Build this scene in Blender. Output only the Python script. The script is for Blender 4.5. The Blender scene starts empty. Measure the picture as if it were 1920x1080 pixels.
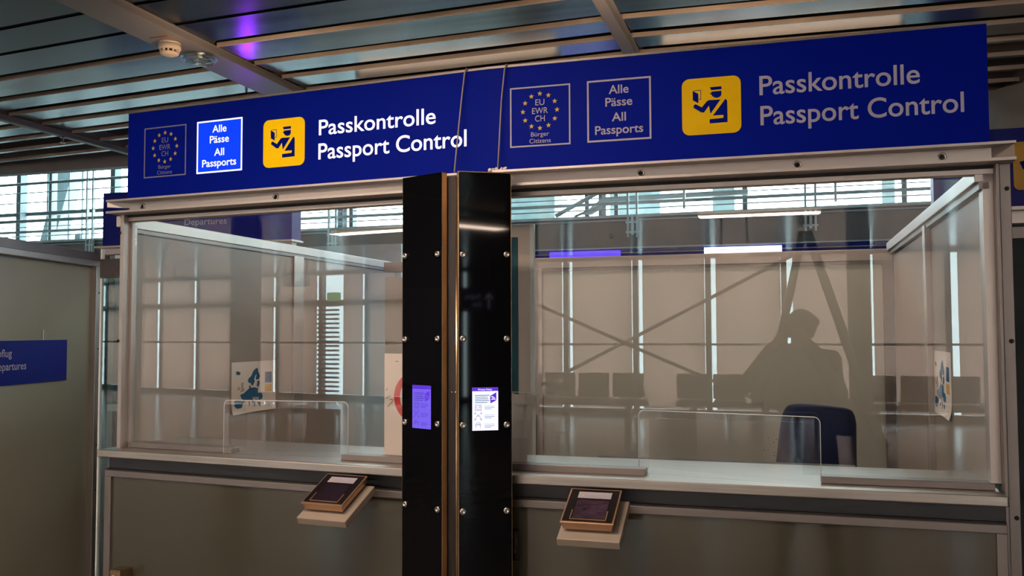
import bpy, bmesh, math, random
from mathutils import Vector, Matrix
random.seed(7)
S = bpy.context.scene
COL = S.collection
# ------------------------------------------------------------------ camera, world, light, exposure
F_PX, PITCH, ROLL = 1694.5, .0479, -.0034
cd = bpy.data.cameras.new('camera'); cam = bpy.data.objects.new('camera', cd); COL.objects.link(cam)
cd.sensor_width = 36; cd.lens = F_PX/1920*36; cd.clip_start = .02; cd.clip_end = 200
_F = Vector((0, math.cos(PITCH), math.sin(PITCH))); _R0 = Vector((1, 0, 0)); _U0 = _R0.cross(_F)
_R = _R0*math.cos(ROLL)+_U0*math.sin(ROLL); _U = -_R0*math.sin(ROLL)+_U0*math.cos(ROLL)
EYE = 1.6
cam.matrix_world = Matrix(((_R.x, _U.x, -_F.x, 0), (_R.y, _U.y, -_F.y, 0), (_R.z, _U.z, -_F.z, EYE), (0, 0, 0, 1)))
S.camera = cam
S.view_settings.view_transform = 'Standard'; S.view_settings.look = 'None'
S.view_settings.exposure = 1.0; S.view_settings.gamma = 1; S.view_settings.use_curve_mapping = False
S.cycles.max_bounces = 10; S.cycles.transparent_max_bounces = 24; S.cycles.glossy_bounces = 6
W = bpy.data.worlds.new('daylight'); S.world = W; W.use_nodes = True
W.node_tree.nodes['Background'].inputs[0].default_value = (.86, 1.0, 1.04, 1)
W.node_tree.nodes['Background'].inputs[1].default_value = 5.5

class Fr:                                   # a plan frame: u along, w into the booths, z up
    def __init__(s, O, a):
        s.O = Vector((O[0], O[1])); s.a = a
        s.e = Vector((math.cos(a), -math.sin(a))); s.n = Vector((math.sin(a), math.cos(a)))
        s.M = Matrix(((s.e.x, s.n.x, 0, O[0]), (s.e.y, s.n.y, 0, O[1]), (0, 0, 1, 0), (0, 0, 0, 1)))
def _ray(x, y): return _F+_R*((x-960)/F_PX)-_U*((y-540)/F_PX)
def at(f, x, y, d):                         # photo point on the plane w = d of a frame
    r = _ray(x, y); r2 = Vector((r.x, r.y)); t = (d+f.O.dot(f.n))/r2.dot(f.n)
    return (r2*t-f.O).dot(f.e), r.z*t+EYE
def atu(f, x, y, u):
    r = _ray(x, y); r2 = Vector((r.x, r.y)); t = (u+f.O.dot(f.e))/r2.dot(f.e); return (r2*t-f.O).dot(f.n), r.z*t+EYE
H = (-.10321, 3.16515)
FR = Fr(H, .2934); FL = Fr(H, .3914); FB = Fr(H, .32); FW = Fr((0, 0), 0)
FKR = Fr((-.183, 3.04), -.2094); FKL = Fr((-.233, 3.04), .6894); FK = Fr((-.208, 3.04), .24)

def area_light(name, f, u, w, z, sx, sy, power, colr, rot):
    l = bpy.data.lights.new(name, 'AREA'); l.shape = 'RECTANGLE'; l.size = sx; l.size_y = sy; l.energy = power; l.color = colr
    o = bpy.data.objects.new(name, l); COL.objects.link(o)
    o.matrix_world = f.M @ Matrix.Translation((u, w, z)) @ rot
    return o
RX = lambda d: Matrix.Rotation(math.radians(d), 4, 'X')
# warm fluorescent battens of the hall in front of the booths (their housings are built below)
HALL_LAMPS = [(-.45, -1.35, 25), (-3.2, -3.0, 30), (-5.4, -6.4, 30), (.75, -7.1, 30), (4.8, -6.4, 30)]
for i, (u, w, e) in enumerate(HALL_LAMPS):
    area_light('hall_light', FR, u, w, 2.88, 1.3, .25, e, (1, .76, .60), Matrix())
# unseen battens added over each booth to brighten its inside, hidden behind the signs
ADDED_BOOTH_LAMPS = [(1.0, 1.95), (-.8, 1.9)]
for u, w in ADDED_BOOTH_LAMPS:
    area_light('added_booth_light', FR, u, w, 2.87, 1.2, .12, 4.6, (1, .78, .63), Matrix())
# unseen battens added on top of the sign boxes to warm the slats
area_light('added_batten_light', FR, .72, .36, 2.60, 1.1, .08, 5, (1, .66, .42), RX(155))
area_light('added_batten_light', FL, -1.35, .36, 2.60, .5, .08, 2.2, (1, .66, .42), RX(155))

# ------------------------------------------------------------------ materials
def mat(name, c, metal=0, rough=.5, emit=None, es=0, coat=0, vary=.06, scale=6, spec=.5, stretch=None, bump=0, trans=0):
    m = bpy.data.materials.new(name); m.use_nodes = True; nt = m.node_tree; b = nt.nodes['Principled BSDF']
    b.inputs['Metallic'].default_value = metal; b.inputs['Roughness'].default_value = rough
    b.inputs['Specular IOR Level'].default_value = spec; b.inputs['Coat Weight'].default_value = coat
    tc = nt.nodes.new('ShaderNodeTexCoord'); mp = nt.nodes.new('ShaderNodeMapping')
    nt.links.new(tc.outputs['Object'], mp.inputs['Vector'])
    if stretch: mp.inputs['Scale'].default_value = stretch
    no = nt.nodes.new('ShaderNodeTexNoise'); no.inputs['Scale'].default_value = scale; no.inputs['Detail'].default_value = 4
    nt.links.new(mp.outputs[0], no.inputs['Vector'])
    r = nt.nodes.new('ShaderNodeValToRGB')
    lo, hi = 1-vary*2, 1+vary*2
    r.color_ramp.elements[0].position = .3; r.color_ramp.elements[1].position = .7
    r.color_ramp.elements[0].color = (c[0]*lo, c[1]*lo, c[2]*lo, 1); r.color_ramp.elements[1].color = (min(1, c[0]*hi), min(1, c[1]*hi), min(1, c[2]*hi), 1)
    nt.links.new(no.outputs[0], r.inputs[0]); nt.links.new(r.outputs[0], b.inputs['Base Color'])
    mr = nt.nodes.new('ShaderNodeMapRange'); mr.inputs['To Min'].default_value = rough*.85; mr.inputs['To Max'].default_value = min(1, rough*1.2)
    nt.links.new(no.outputs[0], mr.inputs['Value']); nt.links.new(mr.outputs[0], b.inputs['Roughness'])
    if bump:
        bp = nt.nodes.new('ShaderNodeBump'); bp.inputs['Strength'].default_value = bump; bp.inputs['Distance'].default_value = .002
        nt.links.new(no.outputs[0], bp.inputs['Height']); nt.links.new(bp.outputs[0], b.inputs['Normal'])
    if emit: b.inputs['Emission Color'].default_value = (*emit, 1); b.inputs['Emission Strength'].default_value = es
    return m
def glass(name, tint, f0=.05, gcol=(1, 1, 1), rough=0.0):
    """architectural pane: clear (tinted) with a Fresnel mirror on each face"""
    m = bpy.data.materials.new(name); m.use_nodes = True; nt = m.node_tree; nt.nodes.clear()
    N = nt.nodes.new; Lk = nt.links.new
    out = N('ShaderNodeOutputMaterial'); mx = N('ShaderNodeMixShader'); tr = N('ShaderNodeBsdfTransparent'); gl = N('ShaderNodeBsdfGlossy')
    tr.inputs[0].default_value = (*tint, 1); gl.inputs['Roughness'].default_value = rough; gl.inputs[0].default_value = (*gcol, 1)
    g = N('ShaderNodeNewGeometry'); d = N('ShaderNodeVectorMath'); d.operation = 'DOT_PRODUCT'
    Lk(g.outputs['Incoming'], d.inputs[0]); Lk(g.outputs['Normal'], d.inputs[1])
    a = N('ShaderNodeMath'); a.operation = 'ABSOLUTE'; Lk(d.outputs['Value'], a.inputs[0])
    s = N('ShaderNodeMath'); s.operation = 'SUBTRACT'; s.inputs[0].default_value = 1; Lk(a.outputs[0], s.inputs[1])
    p = N('ShaderNodeMath'); p.operation = 'POWER'; Lk(s.outputs[0], p.inputs[0]); p.inputs[1].default_value = 5
    k = N('ShaderNodeMath'); k.operation = 'MULTIPLY_ADD'; Lk(p.outputs[0], k.inputs[0]); k.inputs[1].default_value = .9; k.inputs[2].default_value = f0
    Lk(k.outputs[0], mx.inputs[0]); Lk(tr.outputs[0], mx.inputs[1]); Lk(gl.outputs[0], mx.inputs[2]); Lk(mx.outputs[0], out.inputs[0])
    return m
def translucent(name, ct, cdif, mixf=.5):
    m = bpy.data.materials.new(name); m.use_nodes = True; nt = m.node_tree; nt.nodes.clear()
    N = nt.nodes.new; Lk = nt.links.new
    out = N('ShaderNodeOutputMaterial'); mx = N('ShaderNodeMixShader'); t = N('ShaderNodeBsdfTranslucent'); d = N('ShaderNodeBsdfDiffuse')
    no = N('ShaderNodeTexNoise'); no.inputs['Scale'].default_value = 3
    r = N('ShaderNodeValToRGB'); r.color_ramp.elements[0].color = (*[c*.92 for c in ct], 1); r.color_ramp.elements[1].color = (*[c*1.08 for c in ct], 1)
    Lk(no.outputs[0], r.inputs[0]); Lk(r.outputs[0], t.inputs[0]); d.inputs[0].default_value = (*cdif, 1)
    mx.inputs[0].default_value = mixf; Lk(t.outputs[0], mx.inputs[1]); Lk(d.outputs[0], mx.inputs[2]); Lk(mx.outputs[0], out.inputs[0])
    return m
M = {}
M['alu'] = mat('anodised aluminium', (.45, .405, .375), .75, .40, vary=.03, scale=3)
M['alu_dark'] = mat('dark and shaded aluminium', (.22, .195, .185), .65, .40, vary=.03, scale=3)
M['steel'] = mat('brushed stainless steel', (.40, .365, .33), .9, .34, vary=.07, scale=60, stretch=(.06, 1.5, 1.5))
M['glass'] = glass('front glazing', (.965, .975, .97), .036)
M['tinted_glass'] = glass('tinted window glass', (.30, .345, .35), .05)
M['acrylic'] = glass('clear acrylic', (.98, .985, .985), .03)
M['acrylic_edge'] = mat('polished acrylic edge', (.8, .82, .82), 0, .15, vary=.02)
M['window_glass'] = glass('window glass', (.93, .98, .98), .05)
M['teal_glass'] = glass('teal glass door', (.55, .72, .72), .06)
def satin(name, c, f):
    m = mat(name, c, 0, .33, vary=.02, scale=1.5); nt = m.node_tree; b = nt.nodes['Principled BSDF']; o = nt.nodes['Material Output']
    t = nt.nodes.new('ShaderNodeBsdfTranslucent'); t.inputs[0].default_value = (.90, .76, .64, 1); mx = nt.nodes.new('ShaderNodeMixShader'); mx.inputs[0].default_value = f
    nt.links.new(b.outputs[0], mx.inputs[1]); nt.links.new(t.outputs[0], mx.inputs[2]); nt.links.new(mx.outputs[0], o.inputs[0]); return m
M['satin'] = satin('satin glass partition', (.42, .37, .33), .3)
M['satin_rear'] = satin('satin glass rear partition', (.40, .35, .305), .4)
M['frost'] = mat('frosted green glass', (.36, .345, .255), 0, .22, vary=.04, scale=1.2, spec=.5)
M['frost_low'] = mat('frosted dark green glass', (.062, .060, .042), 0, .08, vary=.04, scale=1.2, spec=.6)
M['recess'] = mat('dark blue grey recess board', (.032, .037, .044), 0, .45)
M['rubber'] = mat('black rubber gasket', (.012, .011, .01), 0, .6)
M['blue'] = mat('blue sign face', (.0006, .008, .22), 0, .5, emit=(.0, .010, .5), es=.022, vary=.03, scale=2, spec=.04)
M['blue_far'] = mat('blue background sign face', (.001, .008, .25), 0, .4, vary=.03, spec=.2)
M['blue_lit'] = mat('lit blue panel', (.001, .012, .2), 0, .5, spec=.04, emit=(.004, .055, 1.0), es=.46)
M['white_lit'] = mat('lit white print', (.8, .8, .85), 0, .4, emit=(.86, .88, 1), es=0.525)
M['title_lit'] = mat('lit title lettering', (.75, .75, .8), 0, .4, emit=(.86, .86, 1), es=0.375)
M['title_dim'] = mat('pale grey lettering', (.33, .29, .33), 0, .5, emit=(.8, .75, 1), es=0.03)
M['pale_dim'] = mat('dim pale lettering', (.17, .16, .21), 0, .5, emit=(.6, .55, 1), es=0.02)
M['yellow_lit'] = mat('lit yellow plate', (.5, .31, .0), 0, .5, spec=.1, emit=(1, .50, .0), es=0.28)
M['yellow'] = mat('yellow plate', (.5, .31, .0), 0, .5, spec=.1, emit=(1, .48, .0), es=0.11)
M['yellow_far'] = mat('yellow background plate', (.72, .36, .0), 0, .4)
M['star'] = mat('yellow stars', (.40, .25, .01), 0, .5, emit=(1, .6, .02), es=0.075)
M['picto'] = mat('dark blue pictogram', (.0005, .008, .20), 0, .5, spec=.04)
M['black_glass'] = mat('black glass', (.003, .003, .004), 0, .03, spec=.22, vary=.02)
M['bronze'] = mat('bronze profile', (.42, .29, .17), .9, .22, vary=.08, scale=4)
M['brown_dark'] = mat('dark brown cladding', (.03, .02, .015), .3, .25)
M['chrome'] = mat('satin chrome', (.5, .46, .43), 1, .25, vary=.03)
M['screen'] = mat('white screen', (.1, .1, .1), 0, .3, emit=(.82, .80, 1), es=0.62)
M['screen_purple'] = mat('violet screen', (.05, .04, .1), 0, .3, emit=(.17, .11, .95), es=0.425)
M['header'] = mat('violet screen header', (.03, .02, .1), 0, .3, emit=(.10, .02, .70), es=0.45)
M['ink'] = mat('dark screen ink', (.02, .02, .05), 0, .4, emit=(.05, .06, .16), es=0.3)
M['ink_teal'] = mat('teal screen ink', (.02, .05, .08), 0, .4, emit=(.1, .25, .42), es=0.4)
M['ink_violet'] = mat('violet screen ink', (.03, .02, .1), 0, .4, emit=(.08, .04, .55), es=0.4)
M['cream'] = mat('cream plastic', (.34, .285, .23), 0, .4, vary=.03)
M['device'] = mat('bronze device housing', (.55, .34, .20), .75, .3, vary=.04)
M['black'] = mat('black plastic', (.012, .009, .009), 0, .2)
M['sensor'] = mat('violet sensor glass', (.05, .03, .05), 0, .12, vary=.25, scale=35, stretch=(1, 2.5, 1))
M['sensor_dark'] = mat('dark sensor glass', (.02, .012, .02), 0, .12)
M['paper'] = mat('white paper', (.80, .72, .66), 0, .7, vary=.02)
M['paper_mark'] = mat('white device label', (.36, .33, .36), 0, .5, emit=(.8, .75, .85), es=0.03)
M['map_blue'] = mat('map blue', (.008, .12, .27), 0, .6, vary=.12, scale=40)
M['map_grey'] = mat('map grey', (.42, .36, .36), 0, .6)
M['map_tan'] = mat('map tan', (.60, .38, .22), 0, .6)
M['map_yellow'] = mat('map yellow', (.70, .36, .02), 0, .6)
M['board'] = mat('white board', (.66, .56, .50), 0, .45, vary=.02)
M['red'] = mat('red ring', (.55, .015, .015), 0, .4)
M['scuff'] = mat('dark scuff', (.06, .045, .035), 0, .7)
M['chair'] = mat('dark blue upholstery', (.004, .014, .07), 0, .6, vary=.12, scale=3)
M['chair_black'] = mat('black chair plastic', (.01, .01, .012), 0, .4)
M['slat'] = mat('satin aluminium slat', (.34, .35, .355), 1, .21, vary=.06, scale=5, stretch=(.1, 3, 1))
M['slat_dark_reflection'] = mat('slat with painted dark reflection', (.09, .10, .11), 1, .24, vary=.06, scale=5, stretch=(.1, 3, 1))  # slat metal darkened: the dark reflection is put into its colour
M['slat_blue_reflection'] = mat('slat with painted blue reflection', (.17, .20, .25), 1, .22, vary=.06, scale=5, stretch=(.1, 3, 1))  # slat metal again, with a bluish reflection put into its colour
M['slat_lip'] = mat('slat lip', (.52, .43, .35), .35, .4)  # tan of the warm light put into the lip colour
M['beam'] = mat('grey ceiling rail', (.23, .21, .20), .25, .42, vary=.03)
M['void'] = mat('dark ceiling void', (.008, .008, .009), 0, .8)
M['detector'] = mat('ivory plastic', (.66, .54, .42), 0, .35, vary=.02)
M['clear'] = glass('clear coiled tube', (.80, .86, .86), .16)
M['red_tag'] = mat('dark red label', (.20, .03, .025), 0, .5)
M['concrete'] = mat('painted concrete fascia', (.14, .135, .125), 0, .6, vary=.07, scale=2)
M['rail'] = mat('galvanised rail', (.32, .42, .45), .35, .4, vary=.04)
M['rail_pale'] = mat('pale painted rail', (.45, .55, .58), .2, .4)
M['mullion'] = mat('blue grey window frame', (.16, .22, .24), .2, .45)
M['outdoor'] = mat('outdoor painted steel', (.17, .25, .27), 0, .6, vary=.06)
M['outdoor_light'] = mat('outdoor pale steel', (.62, .78, .80), 0, .6, vary=.06)
M['column'] = mat('painted concrete column', (.30, .30, .29), 0, .6, vary=.04)
M['floor'] = mat('polished stone floor', (.19, .175, .16), 0, .2, vary=.1, scale=3)
M['wall'] = mat('grey plaster', (.20, .19, .18), 0, .8)
M['wall_dark'] = mat('dark teal wall', (.03, .045, .05), 0, .7)
M['blind'] = translucent('roller blind fabric', (.70, .53, .47), (.4, .35, .32), .2)
M['frame_dark'] = mat('hall window frame', (.10, .095, .09), .2, .5)
M['lamp'] = mat('batten diffuser', (.8, .7, .6), 0, .5, emit=(1, .70, .48), es=1.2)
M['lit_white'] = mat('white light box', (.8, .8, .85), 0, .5, emit=(.93, .9, 1), es=0.8)
M['lit_violet'] = mat('violet light box', (.2, .1, .6), 0, .5, emit=(.10, .045, .95), es=0.525)
M['violet_strong'] = mat('added violet glow', (.1, .03, .2), 0, .4, emit=(.30, .02, 1.0), es=7)  # glow of the added violet lamp
M['teal'] = mat('teal banner', (.0, .085, .125), 0, .5)
M['exit'] = mat('green exit sign', (.05, .4, .1), 0, .5, emit=(.25, .75, .2), es=1.1)
M['skin'] = mat('skin', (.42, .25, .18), 0, .5)
M['hair'] = mat('dark hair', (.02, .014, .01), 0, .6, vary=.2, scale=40)
M['coat'] = mat('dark coat', (.022, .02, .022), 0, .8, vary=.1)
M['trouser'] = mat('dark trousers', (.02, .02, .026), 0, .8)
M['jumper'] = mat('mustard jumper', (.20, .14, .05), 0, .8)
M['shoe'] = mat('black shoe', (.012, .012, .012), 0, .4)
M['seat'] = mat('black bench seat', (.015, .015, .016), 0, .45)

# ------------------------------------------------------------------ mesh helpers
class MB:
    def __init__(s): s.v = []; s.f = []; s.m = []; s.sm = []
    def add(s, vs, fs, mi=0, smooth=False):
        k = len(s.v); s.v += [Vector(p) for p in vs]; s.f += [tuple(k+i for i in q) for q in fs]; s.m += [mi]*len(fs); s.sm += [smooth]*len(fs)
        return s
    def box(s, u0, u1, w0, w1, z0, z1, mi=0):
        v = [(u, w, z) for z in (z0, z1) for w in (w0, w1) for u in (u0, u1)]
        return s.add(v, [(0, 2, 3, 1), (4, 5, 7, 6), (0, 1, 5, 4), (2, 6, 7, 3), (0, 4, 6, 2), (1, 3, 7, 5)], mi)
    def prism_w(s, pts, w0, w1, mi=0):      # outline in (u, z), pushed from w0 to w1
        return s._prism([(p[0], w0, p[1]) for p in pts], [(p[0], w1, p[1]) for p in pts], mi)
    def prism_z(s, pts, z0, z1, mi=0):      # outline in (u, w)
        return s._prism([(p[0], p[1], z0) for p in pts], [(p[0], p[1], z1) for p in pts], mi)
    def prism_u(s, pts, u0, u1, mi=0):      # outline in (w, z)
        return s._prism([(u0, p[0], p[1]) for p in pts], [(u1, p[0], p[1]) for p in pts], mi)
    def _prism(s, A, Bv, mi):
        n = len(A); fs = [tuple(range(n)), tuple(range(2*n-1, n-1, -1))]
        fs += [(i, i+n, (i+1) % n+n, (i+1) % n) for i in range(n)]
        return s.add(A+Bv, fs, mi)
    def ring(s, c, ax, r0, r1, t0, t1, n=32, mi=0):   # washer about an axis
        ax = Vector(ax).normalized(); a = ax.orthogonal().normalized(); b = ax.cross(a); c = Vector(c); vs = []; fs = []
        for i in range(n):
            d = a*math.cos(2*math.pi*i/n)+b*math.sin(2*math.pi*i/n)
            vs += [c+d*r0+ax*t0, c+d*r1+ax*t0, c+d*r1+ax*t1, c+d*r0+ax*t1]
        for i in range(n):
            j = (i+1) % n
            for k in range(4): fs.append((4*i+k, 4*i+(k+1) % 4, 4*j+(k+1) % 4, 4*j+k))
        return s.add(vs, fs, mi)
    def tube(s, pts, r, n=10, mi=0, close=False):
        pts = [Vector(p) for p in pts]; rs = r if isinstance(r, (list, tuple)) else [r]*len(pts); vs = []; fs = []; N = len(pts); up = None
        for i, p in enumerate(pts):
            if close: t = pts[(i+1) % N]-pts[i-1]
            else: t = pts[min(i+1, N-1)]-pts[max(i-1, 0)]
            t.normalize()
            if up is None: up = t.orthogonal()
            a = (up-t*up.dot(t)).normalized(); up = a; b = t.cross(a)
            vs += [p+(a*math.cos(2*math.pi*k/n)+b*math.sin(2*math.pi*k/n))*rs[i] for k in range(n)]
        for i in range(N if close else N-1):
            j = (i+1) % N
            fs += [(i*n+k, i*n+(k+1) % n, j*n+(k+1) % n, j*n+k) for k in range(n)]
        if not close: fs += [tuple(range(n-1, -1, -1)), tuple((N-1)*n+k for k in range(n))]
        return s.add(vs, fs, mi, True)
    def lathe(s, c, ax, prof, n=28, mi=0):  # prof: (radius, along axis)
        ax = Vector(ax).normalized(); a = ax.orthogonal().normalized(); b = ax.cross(a); c = Vector(c); vs = []; fs = []; P = len(prof)
        for i in range(n):
            d = a*math.cos(2*math.pi*i/n)+b*math.sin(2*math.pi*i/n)
            vs += [c+d*max(r, 1e-4)+ax*t for r, t in prof]
        for i in range(n):
            j = (i+1) % n
            fs += [(i*P+k, j*P+k, j*P+k+1, i*P+k+1) for k in range(P-1)]
        fs += [tuple(i*P for i in range(n-1, -1, -1)), tuple(i*P+P-1 for i in range(n))]
        return s.add(vs, fs, mi, True)
    def ball(s, c, r, n=16, sc=(1, 1, 1), mi=0):
        c = Vector(c); vs = []; fs = []; m = n//2
        for i in range(m+1):
            th = math.pi*i/m
            for k in range(n):
                ph = 2*math.pi*k/n; vs.append(c+Vector((r*sc[0]*math.sin(th)*math.cos(ph), r*sc[1]*math.sin(th)*math.sin(ph), r*sc[2]*math.cos(th))))
        for i in range(m):
            for k in range(n): fs.append((i*n+k, (i+1)*n+k, (i+1)*n+(k+1) % n, i*n+(k+1) % n))
        return s.add(vs, fs, mi, True)
    def text(s, body, u0, u1, zb, cap, w, th=.0008, bold=0.0, mi=0, z1=None):
        """lettering facing -w; from u0 to u1, baseline zb (z1: baseline at u1)"""
        vs, fs = text_mesh(body, bold)
        x0 = min(v[0] for v in vs); x1 = max(v[0] for v in vs); kx = (u1-u0)/(x1-x0); kz = cap/CAP
        sl = ((z1-zb)/(u1-u0)) if z1 is not None else 0
        P = [(u0+(v[0]-x0)*kx, v[1]*kz) for v in vs]
        V = [(p[0], w-th, zb+p[1]+sl*(p[0]-u0)) for p in P]
        return s.add(V, fs, mi)
    def build(s, name, m, parent=None, frame=None, bev=0, base=None, seg=2):
        me = bpy.data.meshes.new(name)
        b = Vector(BASE[parent.name]) if parent is not None else Vector(base or (0, 0, 0))
        me.from_pydata([v-b for v in s.v], [], s.f); ms = m if isinstance(m, list) else [m]
        for x in ms: me.materials.append(M[x])
        for p, mi, sm in zip(me.polygons, s.m, s.sm): p.material_index = mi; p.use_smooth = sm
        bm = bmesh.new(); bm.from_mesh(me)
        if not getattr(s, 'flat', False): bmesh.ops.recalc_face_normals(bm, faces=bm.faces)
        bm.to_mesh(me); bm.free(); me.update()
        o = bpy.data.objects.new(name, me); COL.objects.link(o)
        if parent is not None: o.parent = parent; BASE[o.name] = tuple(b)
        else: o.matrix_world = (frame or FW).M @ Matrix.Translation(b); BASE[o.name] = tuple(b)
        if bev:
            d = o.modifiers.new('bevel', 'BEVEL'); d.width = bev; d.segments = seg; d.limit_method = 'ANGLE'; d.angle_limit = math.radians(40)
        return o
BASE = {}; _TX = {}
def text_mesh(body, bold):
    k = (body, bold)
    if k not in _TX:
        c = bpy.data.curves.new('t', 'FONT'); c.body = body; c.offset = bold; c.resolution_u = 5
        o = bpy.data.objects.new('t', c); COL.objects.link(o); dg = bpy.context.evaluated_depsgraph_get(); dg.update()
        me = bpy.data.meshes.new_from_object(o.evaluated_get(dg))
        _TX[k] = ([tuple(v.co) for v in me.vertices], [tuple(p.vertices) for p in me.polygons])
        bpy.data.objects.remove(o); bpy.data.meshes.remove(me); bpy.data.curves.remove(c)
    return _TX[k]
CAP = max(v[1] for v in text_mesh('H', 0.0)[0])
def tag(o, label, cat, group=None, kind=None):
    o['label'] = label
    if cat: o['category'] = cat
    if group: o['group'] = group
    if kind: o['kind'] = kind
    return o
def thing(name, label, cat, f, base, group=None):
    o = bpy.data.objects.new(name, None); COL.objects.link(o); o.empty_display_size = .05
    o.matrix_world = f.M @ Matrix.Translation(base); BASE[o.name] = tuple(base)
    return tag(o, label, cat, group)
def struct(mb, name, m, f, label, cat, bev=0):
    return tag(mb.build(name, m, None, f, bev), label, cat, None, 'structure')
def lab(o, t): o['label'] = t; return o
def copy_tree(o, parent=None):
    c = o.copy(); COL.objects.link(c); BASE[c.name] = BASE.get(o.name, (0, 0, 0))
    if parent: c.parent = parent
    for ch in list(o.children): copy_tree(ch, c)
    return c
def flat_prism(s, polys, w, th, mi=0):
    for p in polys: s.prism_w(p, w-th, w, mi)
    return s

# ------------------------------------------------------------------ the building
struct(MB().box(-24, 14, -14.4, 12, -.2, 0), 'floor', 'floor', FR, 'polished grey stone floor of the terminal hall', 'floor')
struct(MB().box(-24, 14, -14.4, 3.3, 3.5, 3.7), 'ceiling', 'void', FR, 'black void above the aluminium ceiling slats', 'ceiling')
struct(MB().box(-24, 14, 3.2, 3.3, 2.98, 3.7), 'trim_1', 'beam', FR, 'grey edge beam where the slatted ceiling stops before the rear windows', 'trim')
struct(MB().box(-24, 14, 3.3, 10, 6.2, 6.4), 'ceiling.001', 'wall', FR, 'grey roof over the rear gallery', 'ceiling')
struct(MB().box(-24, 14, 3.2, 3.3, 3.7, 6.4), 'wall_upper', 'wall', FR, 'grey wall above the edge of the slatted ceiling', 'wall')
struct(MB().box(-24.2, -24, -14.4, 12, 0, 6.4), 'wall_left', 'wall', FR, 'grey end wall far left of the hall', 'wall')
struct(MB().box(14, 14.2, -14.4, 12, 0, 6.4), 'wall_right', 'wall_dark', FR, 'dark end wall far right of the hall', 'wall')
# front hall glazing with lowered roller blinds (behind the photographer, seen mirrored in the panes)
PITCHM = 1.362
us = [1.0+(k+.0)*PITCHM for k in range(-18, 9)]
fr = MB()
for u in us: fr.box(u-.05, u+.05, -14.1, -13.95, 0, 3.0)
fr.box(-24, 14, -14.1, -13.95, 0, .12); fr.box(-24, 14, -14.15, -13.9, 2.96, 3.5)
fr.box(-24, -9, -14.1, -13.94, 2.22, 2.36)
struct(fr, 'window_1', 'frame_dark', FR, 'tall hall glazing with dark mullions behind the viewer, mirrored in the booth panes', 'window')
struct(MB().box(-24, 14, -14.04, -14.03, .1, 3.0), 'window_1_pane', 'window_glass', FR, 'clear glass of the mirrored hall glazing', 'window')
for k in range(len(us)-1):
    if us[k] > 8: continue
    o = MB().box(us[k]+.15 if not us[k] < -12.0 < us[k+1] else -11.88, us[k+1]-.058, -13.9, -13.895, .14, 2.96).build('roller_blind', 'blind', None, FR)
    tag(o, 'lowered beige roller blind in the tall hall glazing mirrored in the booth panes', 'blind', 'roller blinds of the hall glazing')
struct(MB().box(8.6, 10.55, -13.9, -13.8, 0, 3.0).box(10.72, 14, -13.9, -13.8, 0, 3.0), 'wall_front', 'wall_dark', FR, 'dark wall with a narrow slit at the right end of the mirrored hall glazing', 'wall')
struct(MB().box(-24, 8.6, -13.6, -13.56, 1.33, 1.37), 'trim_2', 'frame_dark', FR, 'thin dark guard rail along the hall glazing', 'trim')
# flat dark ceiling panels over the hall
cp = MB()
for k in range(46):
    cp.box(-24, 14, -13.9+k*.277, -13.9+k*.277+.262, 3.03, 3.05)
struct(cp, 'ceiling.002', 'slat', FR, 'long closed aluminium ceiling panels over the hall in front of the booths', 'ceiling')
# slats over the booths, each bay between two ceiling rails
def slat_w(u, w0):
    b1, b2, b3 = -1.81, .28, -3.9
    if u <= b1: return w0-(u-b1)*.11
    if u <= b2: return w0-(u-b1)*.062
    return w0-(b2-b1)*.062+(u-b2)*.03
bays = [(-8.2, -6.02), (-5.96, -3.93), (-3.87, -1.93), (-1.69, .245), (.315, 2.33), (2.40, 4.6)]
rows = [-1.12, -.845, -.57, -.295, -.02, .255, .53, .855]+[1.19+.2755*k for k in range(9)]
for u0, u1 in bays:
    for w0 in rows:
        d = .245 if w0 < 1.1 else (.188 if w0 < 1.85 else .05)
        zz = 3.03 if w0 < 1.1 else 3.035
        a0, a1 = slat_w(u0, w0), slat_w(u1, w0)
        if max(a0, a1)+d > 3.18: continue
        s = MB()
        ti = .03 if w0 > 1.1 else 0
        q = lambda da, dz0, dz1: [(u0, a0+da[0], zz+dz0+ti*da[0]), (u1, a1+da[0], zz+dz0+ti*da[0]), (u1, a1+da[1], zz+dz0+ti*da[1]), (u0, a0+da[1], zz+dz0+ti*da[1]),
                                  (u0, a0+da[0], zz+dz1+ti*da[0]), (u1, a1+da[0], zz+dz1+ti*da[0]), (u1, a1+da[1], zz+dz1+ti*da[1]), (u0, a0+da[1], zz+dz1+ti*da[1])]
        bx = [(0, 3, 2, 1), (4, 5, 6, 7), (0, 1, 5, 4), (2, 3, 7, 6), (0, 4, 7, 3), (1, 2, 6, 5)]
        s.add(q((.006, d), 0, .004), bx, 0)
        if w0 > .8:
            s.add(q((0, .006), -.002, .02), bx, 1)
        else: s.add(q((0, .006), -.001, .006), bx, 0)
        tag(s.build('ceiling_slat', ['slat' if w0 > .6 else ('slat_blue_reflection' if w0 > .5 else 'slat_dark_reflection'), 'slat_lip'], None, FR), 'long aluminium ceiling slat in the rows above the booths', 'ceiling slat', 'aluminium slats above the booths', 'structure')
def rail(u0, u1, w0, w1, label, z0=3.0, z1=3.12):
    m = MB().box(u0, u1, w0, w1, z0, z1).box(u0-.018, u1+.018, w0, w1, z0+.028, z0+.034)
    return struct(m, 'ceiling_beam', 'beam', FR, label, 'ceiling beam', .002)
rail(-1.915, -1.705, -4, 3.2, 'wide grey ceiling rail carrying the smoke detector')
rail(.254, .306, -4, 3.2, 'narrow grey ceiling rail above the right sign')
rail(-3.935, -3.885, -4, 3.2, 'narrow grey ceiling rail at the far left')
rail(2.345, 2.395, -4, 3.2, 'narrow grey ceiling rail beyond the right end of the right sign')
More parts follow.
